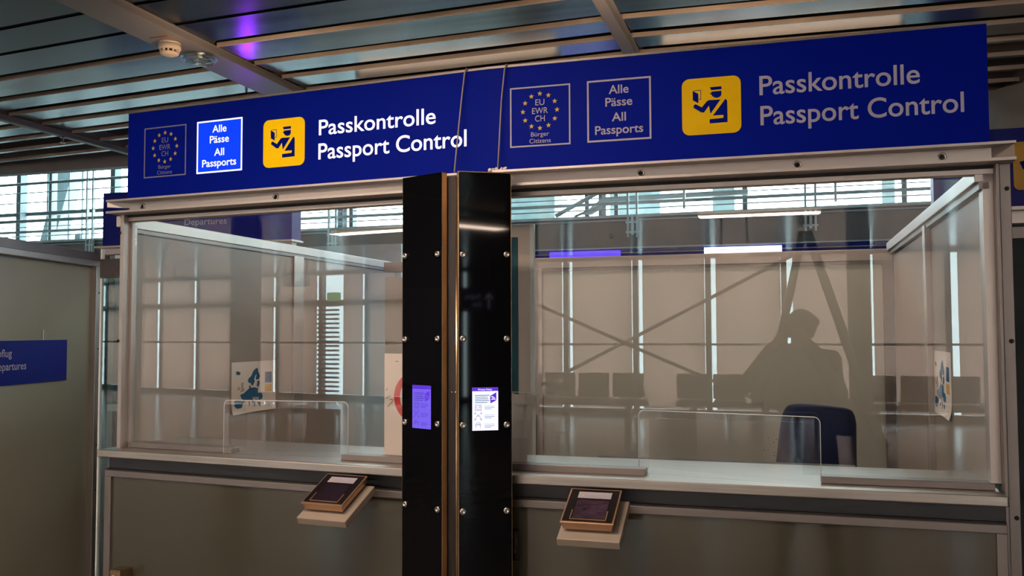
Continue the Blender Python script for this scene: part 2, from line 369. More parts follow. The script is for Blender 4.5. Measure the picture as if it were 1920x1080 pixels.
rail(-6.01, -5.96, -4, 3.2, 'narrow grey ceiling rail furthest left near the edge beam')
# smoke detector + coiled clear ring + red label on the wide rail
t = thing('smoke_detector', 'round ivory smoke detector on the wide ceiling rail', 'smoke detector', FR, (-1.813, .647, 3.0))
MB().lathe((-1.813, .647, 3.0), (0, 0, -1), [(.05, 0), (.05, .008), (.047, .01)]).build('base_plate', 'detector', t)
MB().lathe((-1.813, .647, 2.99), (0, 0, -1), [(.045, 0), (.052, .004), (.053, .022), (.048, .027)]).build('housing', 'detector', t)
sl = MB()
for k in range(12):
    a = k*math.pi/6
    sl.box(-.004, .004, .036, .046, 0, .014)
    for i in range(-8, 0):
        v = sl.v[i]; c, n = math.cos(a), math.sin(a); sl.v[i] = Vector((-1.813+v.x*c-v.y*n, .647+v.x*n+v.y*c, 2.95+v.z))
sl.build('grille', 'detector', t)
MB().lathe((-1.813, .647, 2.966), (0, 0, -1), [(.036, 0), (.036, .016)]).build('sensor_core', 'rubber', t)
MB().lathe((-1.813, .647, 2.951), (0, 0, -1), [(.044, 0), (.042, .008), (.03, .014), (.0, .016)]).build('cap', 'detector', t)
MB().box(-1.86, -1.76, .555, .562, 2.9985, 3.0).build('label_strip', 'red_tag', None, FR)
tag(bpy.data.objects['label_strip'], 'thin dark red strip stuck on the ceiling rail beside the smoke detector', 'label')
cu, cw = -1.80, .86
ring = MB()
for k in range(7):
    r = .062+.008*(k % 4); z = 2.99-.006*(k//2)
    ring.tube([(cu+r*math.cos(a*math.pi/20)+.003*math.sin(k*2), cw+r*math.sin(a*math.pi/20), z+.004*math.sin(a*.5+k)) for a in range(40)], .0042, 6, close=True)
tag(ring.build('coiled_tube', 'clear', None, FR), 'coil of clear tubing hanging flat under the wide ceiling rail', 'tube coil')
# sprinkler on the far-left rail
t = thing('sprinkler_head', 'small sprinkler head hanging under the far left ceiling rail', 'sprinkler', FR, (-3.91, 2.2, 3.0))
MB().lathe((-3.91, 2.2, 3.0), (0, 0, -1), [(.018, 0), (.018, .01), (.008, .012), (.008, .04)]).build('body', 'chrome', t)
MB().lathe((-3.91, 2.2, 2.96), (0, 0, -1), [(.02, 0), (.02, .004)]).build('deflector', 'chrome', t)

# ------------------------------------------------------------------ rear gallery and glazing
struct(MB().box(-16, 10, 6.95, 9.8, 2.47, 2.86), 'wall_gallery', 'concrete', FB, 'grey concrete slab edge of the gallery under the rear windows', 'wall')
struct(MB().box(-16, 10, 6.90, 7.02, 2.86, 2.89), 'trim_3', 'rail_pale', FB, 'pale metal ledge along the top of the gallery slab', 'trim')
struct(MB().box(-16, 10, 6.93, 6.95, 2.825, 2.84), 'trim_4', 'rail', FB, 'thin metal strip under the gallery ledge', 'trim')
bolt = MB()
for u, z in ((-1.02, 2.66), (2.02, 2.63)):
    o = MB().lathe((u, 6.95, z), (0, -1, 0), [(.022, 0), (.022, .006)]).build('wall_plug', 'rubber', None, FB)
    tag(o, 'dark round plug in the gallery slab left of the hanging posts' if u < 0 else 'dark round plug in the gallery slab near the right partition', 'plug')
struct(MB().box(-16, 10, 9.6, 9.8, 0, .25).box(-16, 10, 9.6, 9.8, 2.05, 2.47), 'wall_back', 'wall_dark', FB, 'dark wall under the gallery', 'wall')
g = MB()  # hidden window band, added to brighten the slats and rear partition
for k in range(14): g.box(-16+k*2-.04, -16+k*2+.04, 9.62, 9.72, .25, 2.05)
struct(g, 'added_window_3', 'mullion', FB, 'unseen low window band added under the gallery to brighten slats and partitions', 'window')
struct(MB().box(-16, 10, 9.66, 9.67, .25, 2.05), 'added_window_3_pane', 'tinted_glass', FB, 'tinted teal panes of the unseen window band added under the gallery', 'window')
gr = thing('gallery_railing', 'galvanised railing with horizontal tubes along the gallery edge', 'railing', FB, (0, 6.9, 2.89))
for z, r, nm in ((2.955, .007, 'lower_tube'), (3.165, .017, 'handrail'), (3.185, .008, 'cable'), (3.29, .005, 'cable'), (3.43, .008, 'cable'), (3.57, .008, 'cable'), (3.70, .02, 'top_tube')):
    MB().tube([(-16, 6.9, z), (10, 6.9, z)], r, 8).build(nm, 'rail', gr)
MB().box(-16, 10, 6.93, 6.94, 3.005, 3.04).build('flat_bar', 'rail', gr)
MB().box(-16, 10, 6.93, 6.94, 3.085, 3.095).build('flat_bar', 'rail', gr)
for k in range(-7, 5):
    u = -.766+1.868*k
    p = MB()
    for du in (-.05, .05): p.box(u+du-.011, u+du+.011, 6.86, 6.9, 2.63, 3.9)
    p.box(u-.014, u+.014, 6.87, 6.92, 2.66, 2.86)
    for z in (2.69, 2.80): p.box(u-.075, u+.075, 6.865, 6.885, z-.011, z+.011)
    po = p.build('post', 'rail_pale', gr)
for u in (-.2, 1.35, 3.0, -2.9, -5.0):
    MB().box(u-.012, u+.012, 6.87, 6.935, 2.93, 3.2).build('clamp', 'rail_pale', gr)
# glazed rear wall
g = MB()
for k in range(13):
    u = -13+k*1.9
    g.box(u-.03, u+.03, 9.0, 9.12, 2.86, 6.2)
for z in (2.9, 3.62, 4.6, 5.5): g.box(-16, 10, 9.0, 9.08, z-.025, z+.025)
struct(g, 'window_2', 'mullion', FB, 'bright glazed rear wall with thin blue grey bars above the gallery', 'window')
struct(MB().box(-16, 10, 9.04, 9.05, 2.86, 6.2), 'window_2_pane', 'window_glass', FB, 'clear glass of the bright rear wall', 'window')
struct(MB().box(-16.2, -16, 3.3, 9.8, 0, 6.4), 'wall_gallery_left', 'wall', FB, 'grey wall closing the gallery at its left end', 'wall')
def outdoor(name, label, mb, m='outdoor', cat='column'):
    return tag(mb.build(name, m, None, FB), label, cat)
z0 = -.2
for i, (xa, xb) in enumerate(((957, 1040), (1336, 1377), (1654, 1678))):
    a = at(FB, xa, 370, 10.5)[0]; b = at(FB, xb, 370, 10.5)[0]
    lb = ('broad pale column outside the rear windows beside the black pillar', 'pale column outside the rear windows above the white light box', 'slim pale column outside the rear windows near the right partition')[i]
    outdoor('outdoor_column', lb, MB().box(a, b, 10.5, 10.5+(b-a)*.6, z0, 8), 'outdoor_light')
a = at(FB, 60, 450, 10.6)[0]; b = at(FB, 92, 330, 10.6)
outdoor('sloping_strut', 'broad sloping strut outside the rear windows at far left', MB().prism_w([(a-.9, z0), (a-.55, z0), (b[0]+1.0, 6.1), (b[0]+.65, 6.1)], 10.6, 10.9))
for x, lb in ((38, 'thick grey window post left of the sloping strut'), (214, 'thick grey window post just left of the left sign'), (640, 'thick grey window post beside the black pillar')):
    u = at(FB, x, 380, 8.9)[0]
    o = MB().box(u-.045, u+.045, 8.86, 9.0, 2.86, 6.2).build('window_post', 'mullion', None, FB); tag(o, lb, 'post')
for x, w_ in ((88, .02), (145, .06), (128, .012), (153, .012)):
    u = at(FB, x, 430, 10.2)[0]
    o = MB().box(u-w_, u+w_, 10.2, 10.24, z0, 6.0 if w_ != .06 else 3.42).build('outdoor_post', 'outdoor', None, FB)
    tag(o, {88: 'thin outdoor post beside the sloping strut', 145: 'short stout outdoor post low in the left windows', 128: 'thin wire post left of the short stout outdoor post', 153: 'thin wire post right of the short stout outdoor post'}[x], 'post')
# stair seen through the right pane
st = thing('gallery_stair', 'pale steel stair with sloping handrails behind the gallery railing', 'stair', FB, (0, 8.2, 2.89))
A = at(FB, 1042, 405, 8.2); Bq = at(FB, 1120, 362, 8.2)
MB().tube([(A[0], 8.2, A[1]), (Bq[0], 8.2, Bq[1]), (Bq[0]+1.3, 8.2, Bq[1]+.02)], .028, 8).build('handrail', 'rail_pale', st)
MB().tube([(A[0]+.25, 8.2, A[1]-.02), (Bq[0]+.12, 8.2, Bq[1]-.13)], .016, 8).build('handrail', 'rail_pale', st)
A2 = at(FB, 1092, 402, 8.3); B2 = at(FB, 1130, 383, 8.3)
MB().prism_w([(A2[0], A2[1]), (A2[0]+.1, A2[1]), (B2[0]+.1, B2[1]+.03), (B2[0]+1.8, B2[1]+.04), (B2[0]+1.8, B2[1]+.1), (B2[0], B2[1]+.09)], 8.3, 8.4).build('stringer', 'rail_pale', st)
for x in (1100, 1132, 1155):
    u = at(FB, x, 360, 8.35)[0]; MB().box(u-.025, u+.025, 8.35, 8.4, 2.86, 4.2).build('post', 'rail_pale' if x == 1132 else 'mullion', st)
u = at(FB, 1180, 380, 9.6)
a = at(FB, 1108, 380, 9.7)[0]; b = at(FB, 1210, 380, 9.7)[0]
outdoor('outdoor_screen', 'pale outdoor wall panel seen behind the stair through the right pane', MB().box(a, b, 11, 11.1, z0, 8), 'outdoor_light', 'wall panel')

# ------------------------------------------------------------------ background signs of other booths
def back_sign(label, f, w, u0, u1, z0, z1, cat='sign'):
    t = thing('background_sign', label, cat, f, (u0, w, z0))
    MB().box(u0, u1, w, w+.12, z0, z1).build('sign_box', 'blue_far', t, bev=.002)
    MB().box(u0-.03, u1+.03, w-.05, w+.1, z0-.012, z0).box(u0, u1, w, w+.06, z0-.055, z0-.012).build('lintel', 'alu', t)
    return t
a = at(FR, 192, 463, 2.3); b = at(FR, 547, 447, 2.3)
t = back_sign('blue departures sign of another counter seen behind the left booth', FR, 2.3, a[0], b[0], a[1], a[1]+.385)
q0 = at(FR, 346, 424, 2.3); q1 = at(FR, 425, 419, 2.3)
MB().text('Departures', q0[0], q1[0], q1[1], .043, 2.3).build('lettering', 'title_dim', t)
MB().text('Abflug', q0[0], q0[0]+.15, q1[1]+.085, .043, 2.3).build('lettering', 'pale_dim', t)
t2 = thing('background_counter', 'shadowed counter frame below the blue departures sign behind the left booth', 'counter', FR, (a[0], 2.3, 0))
MB().box(a[0], a[0]+.06, 2.36, 2.42, 0, a[1]-.055).build('post', 'alu_dark', t2)
MB().box(b[0]-.06, b[0], 2.36, 2.42, 0, a[1]-.055).build('post', 'alu_dark', t2)
MB().box(a[0], b[0], 2.3, 2.7, 1.05, 1.1).build('worktop', 'steel', t2)
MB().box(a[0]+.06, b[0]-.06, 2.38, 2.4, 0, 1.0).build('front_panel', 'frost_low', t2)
a = at(FR, 1750, 320, .62); b = at(FR, 1900, 240, .62); c = at(FR, 1900, 390, .62)
t = back_sign('blue departures sign with yellow aeroplane plate at the right edge', FR, .62, 1.73, 4.0, c[1], b[1])
y0 = at(FR, 1898, 267, .62); y1 = at(FR, 1898, 357, .62); uu = y0[0]; zz0, zz1 = y1[1], y0[1]
def rrect(u0, u1, z0, z1, r, n=6):
    P = []
    for cx, cz, a0 in ((u1-r, z1-r, 0), (u0+r, z1-r, 90), (u0+r, z0+r, 180), (u1-r, z0+r, 270)):
        for k in range(n+1):
            an = math.radians(a0+90*k/n); P.append((cx+r*math.cos(an), cz+r*math.sin(an)))
    return P
hh = zz1-zz0
pl = MB().prism_w(rrect(uu, uu+hh, zz0, zz1, .02), .616, .62).build('pictogram_plate', 'yellow_far', t)
MB().prism_w([(uu+.02, zz0+.58*hh), (uu+.035, zz0+.60*hh), (uu+.05, zz0+.50*hh), (uu+.09, zz0+.53*hh), (uu+.12, zz0+.62*hh), (uu+.15, zz0+.66*hh), (uu+.13, zz0+.56*hh), (uu+.1, zz0+.45*hh), (uu+.04, zz0+.38*hh), (uu+.03, zz0+.44*hh)], .614, .6155).build('aeroplane_symbol', 'picto', pl)
q = at(FR, 1750, 350, 3.0); back_sign('plain blue sign end seen above the right side partition', FR, 3.0, q[0], q[0]+1.5, 2.3, 2.85)
t2 = thing('background_counter', 'shadowed counter front below the yellow aeroplane plate', 'counter', FR, (1.8, .7, 0))
MB().box(1.78, 4.0, .66, .72, 0, 1.98).build('front_panel', 'wall_dark', t2)
MB().box(1.78, 4.0, .64, .7, 1.93, 1.97).build('rail', 'alu_dark', t2)
# far sign with lit boxes
a = at(FR, 972, 470, 5.6); b = at(FR, 1575, 446, 5.6)
t = thing('lit_sign', 'far blue sign with violet and white lit boxes above the rear partition', 'sign', FR, (a[0], 5.6, 2.0))
MB().box(a[0]-.3, b[0]+2, 5.6, 5.75, 1.95, a[1]-.012).build('sign_box', 'blue_far', t)
MB().box(a[0]-.3, b[0]+2, 5.56, 5.76, a[1]-.012, a[1]).box(a[0]-.3, b[0]+2, 5.57, 5.6, a[1]-.055, a[1]-.05).build('top_rail', 'rail', t)
p = at(FR, 1030, 473, 5.57); q = at(FR, 1163, 472, 5.57)
lab(MB().box(p[0], q[0], 5.57, 5.6, p[1]-.34, p[1]).build('light_panel', 'lit_violet', t), 'violet lit panel')
p = at(FR, 1320, 464, 5.57); q = at(FR, 1466, 461, 5.57)
lab(MB().box(p[0], q[0], 5.57, 5.6, p[1]-.34, p[1]).build('light_panel', 'lit_white', t), 'white lit panel')
t = thing('added_violet_lamp', 'small unseen violet lamp added behind the left sign to tint the ceiling panels', 'lamp', FR, (-2.14, 1.8, 2.7))  # lamp added out of view to make the violet streak on the slats
MB().tube([(-2.14, 1.8, 2.75), (-2.14, 1.8, 3.03)], .008, 8).build('rod', 'alu_dark', t)
MB().box(-2.17, -2.11, 1.77, 1.83, 2.72, 2.75).build('cap', 'alu_dark', t)
MB().box(-2.165, -2.115, 1.775, 1.825, 2.56, 2.72).build('lens', 'violet_strong', t)
# round column at the right edge
tag(MB().lathe((2.52, 3.0, 0), (0, 0, 1), [(.36, 0), (.36, 3.0)], 48).build('round_column', 'column', None, FR), 'thick round grey column behind the signs at the right edge', 'column')

# ------------------------------------------------------------------ booth fronts
def booth(f, side, u_post0, u_post1, u_in, name_side):
    """front frame of one passport booth; side = +1 right, -1 left; u_in = inner end beside the black pillar"""
    t = thing('passport_booth', 'aluminium front frame and glazing of the %s passport booth' % name_side, 'booth', f, (u_post0, .06, 0))
    lo, hi = min(u_in, u_post1), max(u_in, u_post1)
    # C-channel lintel: two flanges, a web
    ch = MB().box(lo, hi, -.0, .10, 2.158, 2.166).box(lo, hi, .0, .10, 2.108, 2.117).box(lo if side > 0 else lo+.07, hi-.055 if side > 0 else hi, .062, .10, 2.117, 2.158)
    if side > 0: ch.prism_z([(hi-.055, .062), (hi-.055, .07), (hi-.004, .012), (hi-.004, .004)], 2.117, 2.158)
    else: ch.prism_z([(lo+.07, .062), (lo+.07, .07), (lo+.004, .012), (lo+.004, .004)], 2.135, 2.158)
    lc = ch.build('lintel_channel', 'alu', t)
    for u in ((.55, 1.06, 1.49) if side > 0 else (-1.62, -.93)):
        b = MB().lathe((u, .062, 2.138), (0, -1, 0), [(.013, 0), (.013, .003), (.008, .003), (.008, .001)], 18).build('bolt', ['chrome'], lc)
        MB().lathe((u, .0585, 2.138), (0, -1, 0), [(.0075, 0), (.004, .002)], 6).build('bolt_head', 'rubber', lc)
    MB().box(lo, hi, .085, .13, 2.082, 2.108).build('head_rail', 'alu', t, bev=.001)
    MB().box(lo, hi, .08, .086, 2.098, 2.108).build('gasket', 'rubber', t)
    p0, p1 = min(u_post0, u_post1), max(u_post0, u_post1)
    # post: face plate, inner return, screws
    po = MB()
    if side > 0:
        po.box(p0+.012, p1-.004, .062, .14, 0, 2.108); po.box(p0, p0+.010, .05, .15, 0, 2.108)
    else:
        po.box(p0+.02, p1, .062, .14, 0, 2.108)
    po = po.build('post', 'alu_dark' if side > 0 else 'alu', t, bev=.0015)  # shade on the right post put into a darker metal
    for z in (2.03, 1.565, 1.035):
        uc = (p0+p1)/2+(.008 if side > 0 else 0)
        MB().lathe((uc, .062, z), (0, -1, 0), [(.007, 0), (.007, .002), (.003, .002), (.003, .0005)], 14).build('screw', 'rubber', po)
    ret = (p0-.03, p0) if side > 0 else (p1, p1+.012)
    MB().box(ret[0], ret[1], .09 if side > 0 else .1, .15 if side > 0 else .116, 1.131, 2.09).build('inner_return', 'alu', t, bev=.001)
    return t, lo, hi
bR, loR, hiR = booth(FR, 1, 1.637, 1.684, .035, 'right')
bL, loL, hiL = booth(FL, -1, -1.724, -1.764, -.035, 'left')
# the left post is wider than its flange end: extend to the photographed face
def pane(f, t, u0, u1, op0, op1, ztop_open, bolts=()):
    pts = [(u0, 1.131), (op0, 1.131), (op0, ztop_open), (op1, ztop_open), (op1, 1.131), (u1, 1.131), (u1, 2.085), (u0, 2.085)]
    MB().prism_w(pts, .118, .126).build('glass_pane', 'glass', t)
pane(FR, bR, .03, 1.615, .56, 1.06, 1.30)
pane(FL, bL, -1.715, -.03, -1.11, -.66, 1.30)
for f, t, segs in ((FR, bR, ((.03, .55), (1.115, 1.62))), (FL, bL, ((-1.715, -1.165), (-.64, -.03)))):
    for a, b in segs:
        MB().box(a, b, .095, .15, 1.108, 1.131).build('sill_rail', 'alu_dark', t, bev=.002)
# lower front: recess, frame, frosted panel
for f, t, u0, u1 in ((FR, bR, .03, 1.637), (FL, bL, -1.775, -.03)):
    MB().box(u0, u1, .055, .075, 1.02, 1.0755).build('recess_board', 'recess', t)
    MB().box(u0, u1, .04, .06, 1.018, 1.024).build('gasket', 'rubber', t)
    fr_ = MB().box(u0, u1, .03, .075, .992, 1.018)
    if f is FR: fr_.box(u1-.03, u1, .03, .075, 0, .992)
    else: fr_.box(u0, u0+.035, .03, .075, 0, .992)
    fr_.build('lower_frame', 'alu_dark', t, bev=.002)
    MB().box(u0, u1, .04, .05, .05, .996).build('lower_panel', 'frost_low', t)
# counters
def counter(f, u0, u1, label):
    t = thing('counter', label, 'counter', f, (u0, 0, 1.075))
    MB().box(u0, u1, 0, .50, 1.076, 1.108).build('worktop', 'steel', t, bev=.004, seg=3)
    return t
cR = counter(FR, .02, 1.636, 'brushed steel counter ledge of the right booth')
cL = counter(FL, -1.788, -.03, 'brushed steel counter ledge of the left booth')
MB().box(.3, 1.25, .5, .56, 1.06, 1.106).build('back_edge', 'scuff', cR)
# dark latch on lower left panel, black hinge on lower right panel
t = thing('latch', 'brown metal latch block low on the left front panel', 'latch', FL, (-1.66, .0, .56))
MB().box(-1.675, -1.62, -.03, .04, .45, .625).build('body', 'bronze', t, bev=.004)
MB().lathe((-1.66, -.03, .595), (0, -1, 0), [(.011, 0), (.011, .006), (.004, .008)], 16).build('lock_cylinder', 'chrome', t)
q = at(FR, 968, 1020, .03)
t = thing('hinge', 'black hinge on the right front panel beside the black pillar', 'hinge', FR, (q[0], .03, q[1]))
MB().box(q[0]-.012, q[0]+.006, .0, .04, q[1]-.05, q[1]+.05).build('leaf', 'black', t, bev=.002)
MB().tube([(q[0]+.008, .01, q[1]-.05), (q[0]+.008, .01, q[1]+.05)], .007).build('knuckle', 'black', t)

# ------------------------------------------------------------------ acrylic shields
def shield(f, P, z1, label):
    (u0, w0), (u1, w1) = P; L_ = math.hypot(u1-u0, w1-w0); ff = Fr((0, 0), 0)
    a = math.atan2(w1-w0, u1-u0)
    t = thing('acrylic_shield', label, 'shield', f, (u0, w0, 1.109)); t.matrix_world = t.matrix_world @ Matrix.Rotation(a, 4, 'Z'); BASE[t.name] = (0, 0, 1.109)
    r = .02; pts = [(0, 1.109), (L_, 1.109)]+[(L_-r+r*math.sin(k*math.pi/12), z1-r+r*math.cos(k*math.pi/12)) for k in range(6, -1, -1)]+[(r-r*math.sin(k*math.pi/12), z1-r+r*math.cos(k*math.pi/12)) for k in range(7)]
    MB().prism_w(pts, -.003, .003).build('sheet', 'acrylic', t)
    rim = MB(); q = pts[1:]+[pts[0]]
    rim.tube([(p[0], 0, p[1]) for p in pts[1:]+[(0, 1.109)]], .0013, 6)
    rim.build('edge', 'acrylic_edge', t)
    return t
shield(FR, ((.52, .15), (1.114, .035)), 1.325, 'clear rounded acrylic shield on the right counter in front of the blue chair')
shield(FL, ((-1.185, .075), (-.655, .166)), 1.325, 'clear rounded acrylic shield on the left counter below the map')

# ------------------------------------------------------------------ fingerprint scanners on brackets
def scanner(f, uc, label, lab2, wip):
    t = thing('fingerprint_scanner', label, 'fingerprint scanner', f, (uc, -.10, 1.03))
    al = math.atan2(.075, .16)
    t.matrix_world = t.matrix_world @ Matrix.Rotation(al, 4, 'X'); BASE[t.name] = (0, 0, 0)
    # local: x along u, y away, z normal of tilted face
    h = .5
    MB().prism_w([(-.079, -.022), (.079, -.022), (.084, .004), (-.084, .004)], -.09, .088).build('housing', 'device', t, bev=.004)
    MB().box(-.086, .086, -.093, .091, .002, .008).build('rim', 'device', t, bev=.002)
    MB().box(-.08, .08, -.086, .084, .006, .0095).build('face', 'black', t)
    MB().box(-.051, .055, -.072, .026, .009, .0105).build('sensor_window', 'sensor' if wip else 'sensor_dark', t)
    tr = MB().box(-.058, .060, -.079, -.076, .009, .0115).box(-.058, -.055, -.079, -.03, .009, .0115).box(.057, .060, -.079, -.03, .009, .0115)
    tr.build('sensor_trim', 'device', t)
    lb = MB().box(-.053, .057, .036, .070, .009, .0102).build('label_window', 'paper_mark', t)
    tx = MB().text('BUNDESPOLIZEI', -.024, .052, 0, .0085, 0, 0)
    tx.v = [Vector((v.x, .044+v.z, .0106)) for v in tx.v]; tx.build('lettering', 'map_grey', lb)
    em = MB().prism_z([(-.039+.007*math.cos(k*math.pi/8)*(1 if k % 2 else .6), .049+.009*math.sin(k*math.pi/8)*(1 if k % 2 else .6)) for k in range(16)], .0103, .0106); em.build('emblem', 'map_tan', lb)
    b = thing('scanner_bracket', lab2, 'bracket', f, (uc, -.10, 1.0)); b.matrix_world = b.matrix_world @ Matrix.Rotation(al, 4, 'X'); BASE[b.name] = (0, 0, 0)
    MB().box(-.093, .108, -.115, .10, -.032, -.004).build('plate', 'cream', b, bev=.003)
    MB().box(-.06, .075, .02, .10, -.06, -.03).build('arm', 'cream', b, bev=.003)
    return t
scanner(FR, .405, 'fingerprint scanner with scratched violet window on a tilted bracket at the right counter', 'cream tilted bracket plate under the right counter', True)
scanner(FL, -.537, 'fingerprint scanner with plain dark window on a tilted bracket at the left counter', 'cream tilted bracket plate under the left counter', False)

# ------------------------------------------------------------------ signs
def quad_rect(f, TL, TR, BL, BR, d):
    p = [at(f, *q, d) for q in (TL, TR, BL, BR)]
    return (p[0][0]+p[2][0])/2, (p[1][0]+p[3][0])/2, (p[2][1]+p[3][1])/2, (p[0][1]+p[1][1])/2
def border(u0, u1, z0, z1, th, w0, w1):
    return MB().box(u0, u1, w0, w1, z1-th, z1).box(u0, u1, w0, w1, z0, z0+th).box(u0, u0+th, w0, w1, z0+th, z1-th).box(u1-th, u1, w0, w1, z0+th, z1-th)
def star(cu, cz, r):
    return [(cu+(r if k % 2 == 0 else r*.42)*math.sin(k*math.pi/5), cz+(r if k % 2 == 0 else r*.42)*math.cos(k*math.pi/5)) for k in range(10)]
def picto(pl, u0, u1, z0, z1, w, m):
    def n(X, Y):
        # plate corners in sketch units -> unit square
        A = (130, 215); ax = (650, -55); bx = (-30, 745); det = ax[0]*bx[1]-ax[1]*bx[0]; dx, dy = X-A[0], Y-A[1]
        a = (dx*bx[1]-dy*bx[0])/det; b = (ax[0]*dy-ax[1]*dx)/det
        return (u0+a*(u1-u0), z1-b*(z1-z0))
    P = [[(435, 318), (565, 305), (563, 345), (450, 357)],
         [(450, 376), (560, 365), (560, 400)]+[(503+56*math.cos(t*math.pi/10), 402+56*math.sin(t*math.pi/10)) for t in range(1, 9)]+[(448, 412), (428, 403), (452, 388)],
         [(245, 365), (305, 405), (300, 530), (240, 490)],
         [(247, 360), (338, 354), (338, 361), (262, 367)], [(338, 354), (332, 480), (325, 480), (331, 358)], [(332, 480), (308, 484), (308, 476), (326, 474)],
         [(243, 565), (262, 543), (275, 545), (335, 583), (397, 500), (420, 488), (545, 480), (425, 668), (415, 560), (355, 650), (325, 650), (245, 590)],
         [(598, 473), (612, 482), (617, 505), (607, 775), (412, 795), (412, 740), (555, 722), (566, 714), (566, 682), (452, 690)]]
    s = MB()
    for p in P: s.prism_w([n(*q) for q in p], w-.0008, w)
    return s.build('officer_symbol', m, pl)
def passport_sign(f, label, u0, u1, eu, al, ye, t1, t2, lit, seam):
    D = .06
    t = thing('passport_control_sign', label, 'sign', f, (u0, D, 2.166))
    g0, g1 = (u0+.02, u1) if u0 > -.5 else (u0, u1-.02)
    MB().box(u0, u1, D+.002, D+.02, 2.167, 2.549).box(g0, g1, D+.02, .26, 2.167, 2.549).build('sign_box', 'alu_dark', t)
    MB().box(u0, u1, D, D+.004, 2.170, 2.545).build('sign_face', 'blue', t)
    MB().box(u0, u1, D-.004, D+.02, 2.545, 2.553).box(g0, g1, D+.02, .26, 2.549, 2.553).build('top_trim', 'alu_dark', t)
    # EU / EEA / CH panel
    a0, a1, b0, b1 = quad_rect(f, *eu, D); wd, ht = a1-a0, b1-b0; cu, cz = (a0+a1)/2, b0+ht*.585
    dim = 'pale_dim' if lit else 'title_dim'
    border(a0, a1, b0, b1, .0052, D-.001, D).build('citizens_border', dim, t)
    s = MB()
    for k in range(12): s.prism_w(star(cu+wd*.283*math.sin(k*math.pi/6), cz+ht*.287*math.cos(k*math.pi/6), .0095), D-.001, D)
    s.build('star_ring', 'star', t)
    cap = ht*.098
    MB().text('EU', cu-wd*.075, cu+wd*.075, cz+ht*.095, cap, D).text('EWR', cu-wd*.13, cu+wd*.13, cz-ht*.045, cap, D).text('CH', cu-wd*.08, cu+wd*.08, cz-ht*.175, cap, D).build('country_codes', dim, t)
    MB().text('Bürger', cu-wd*.15, cu+wd*.15, b0+ht*.165, ht*.072, D).text('Citizens', cu-wd*.177, cu+wd*.177, b0+ht*.055, ht*.072, D).build('citizens_lettering', dim, t)
    # all passports
    a0, a1, b0, b1 = quad_rect(f, *al, D); wd, ht = a1-a0, b1-b0; cu = (a0+a1)/2
    if lit:
        lab(MB().box(a0, a1, D-.0006, D, b0, b1).build('passports_panel', 'blue_lit', t), 'brightly backlit blue panel')
    mm = 'white_lit' if lit else 'title_dim'; dd = D-.0007
    border(a0, a1, b0, b1, .0062, dd-.001, dd).build('passports_border', mm, t)
    cap = ht*.135; bo = .012
    for word, hw, zz in (('Alle', .155, .765), ('Pässe', .21, .565), ('All', .11, .32), ('Passports', .375, .12)):
        MB().text(word, cu-wd*hw, cu+wd*hw, b0+ht*zz, cap, dd, bold=bo).build('passports_lettering', mm, t)
    a0, a1, b0, b1 = quad_rect(f, *ye, D)
    pl = MB().prism_w(rrect(a0, a1, b0, b1, (a1-a0)*.13), D-.003, D).build('pictogram_plate', 'yellow_lit' if lit else 'yellow', t)
    picto(pl, a0, a1, b0, b1, D-.0031, 'picto')
    for body, (x0, y0), (x1, y1), cp in (('Passkontrolle', *t1), ('Passport Control', *t2)):
        p = at(f, x0, y0, D); q = at(f, x1, y1, D); up = at(f, x0, y0-cp, D)
        zz = (p[1]+q[1])/2
        MB().text(body, p[0], q[0], zz, up[1]-p[1], D, bold=.010).build('title_lettering', 'title_lit' if lit else 'title_dim', t)
    return t
sR = passport_sign(FR, 'blue passport control sign over the right booth with unlit grey lettering', .002, 1.625,
    ((957, 166), (1070, 156), (956, 278), (1069, 270)), ((1101, 153), (1221, 142), (1101, 268), (1221, 260)), ((1278, 150), (1389, 141), (1280, 255), (1390, 248)),
    ((1424, 177), (1725, 157), 35), ((1426, 234), (1808, 210), 35), False, 0)
sL = passport_sign(FL, 'blue passport control sign over the left booth with lit all passports panel', -1.705, -.002,
    ((273, 241), (352, 232), (268, 335), (346, 328)), ((372, 229), (457, 219), (367, 327), (452, 319)), ((497, 226), (573, 219), (492, 316), (570, 309)),
    ((598, 251), (817, 234), 28), ((597, 297), (875, 276), 29), True, 0)
# housings of the unseen battens added on top of the signs
def batten(f, u0, u1, label):
    t = thing('added_batten_lamp', label, 'lamp', f, ((u0+u1)/2, .33, 2.6))
    MB().box(u0, u1, .31, .41, 2.555, 2.575).build('housing', 'alu_dark', t)
    MB().tube([(u0+.02, .36, 2.585), (u1-.02, .36, 2.585)], .009).build('tube', 'lamp', t)
    MB().box(u0, u0+.02, .2, .41, 2.553, 2.59).box(u1-.02, u1, .2, .41, 2.553, 2.59).build('bracket', 'alu_dark', t)
batten(FR, .17, 1.27, 'unseen warm batten lamp added on top of the right sign'); batten(FL, -1.6, -1.1, 'unseen warm batten lamp added on top of the left sign')
# cables in front of the sign, dust clump
def cable(f, pts, label):
    tag(MB().tube(pts, .0028, 8).build('cable', 'cream', None, f), label, 'cable')
p = [(at(FL, 874, 129, .05), .05), (at(FL, 871, 138, .045), .045), (at(FL, 865, 190, .045), .045), (at(FL, 857, 270, .02), .02), (at(FL, 852, 322, -.02), -.02)]
cable(FL, [(-.085, .2, 2.56), (-.088, .12, 2.562)]+[(a[0], w, a[1]) for a, w in p], 'thin pale cable hanging over the sign, left of the two')
p = [(at(FR, 949, 121, .05), .05), (at(FR, 946, 130, .045), .045), (at(FR, 940, 190, .045), .045), (at(FR, 936, 270, .04), .04), (at(FR, 933, 322, .03), .03)]
cable(FR, [(.10, .2, 2.56), (.095, .12, 2.562)]+[(a[0], w, a[1]) for a, w in p], 'thin pale cable hanging over the sign, right of the two')
d = MB(); c = at(FR, 930, 315, .04)
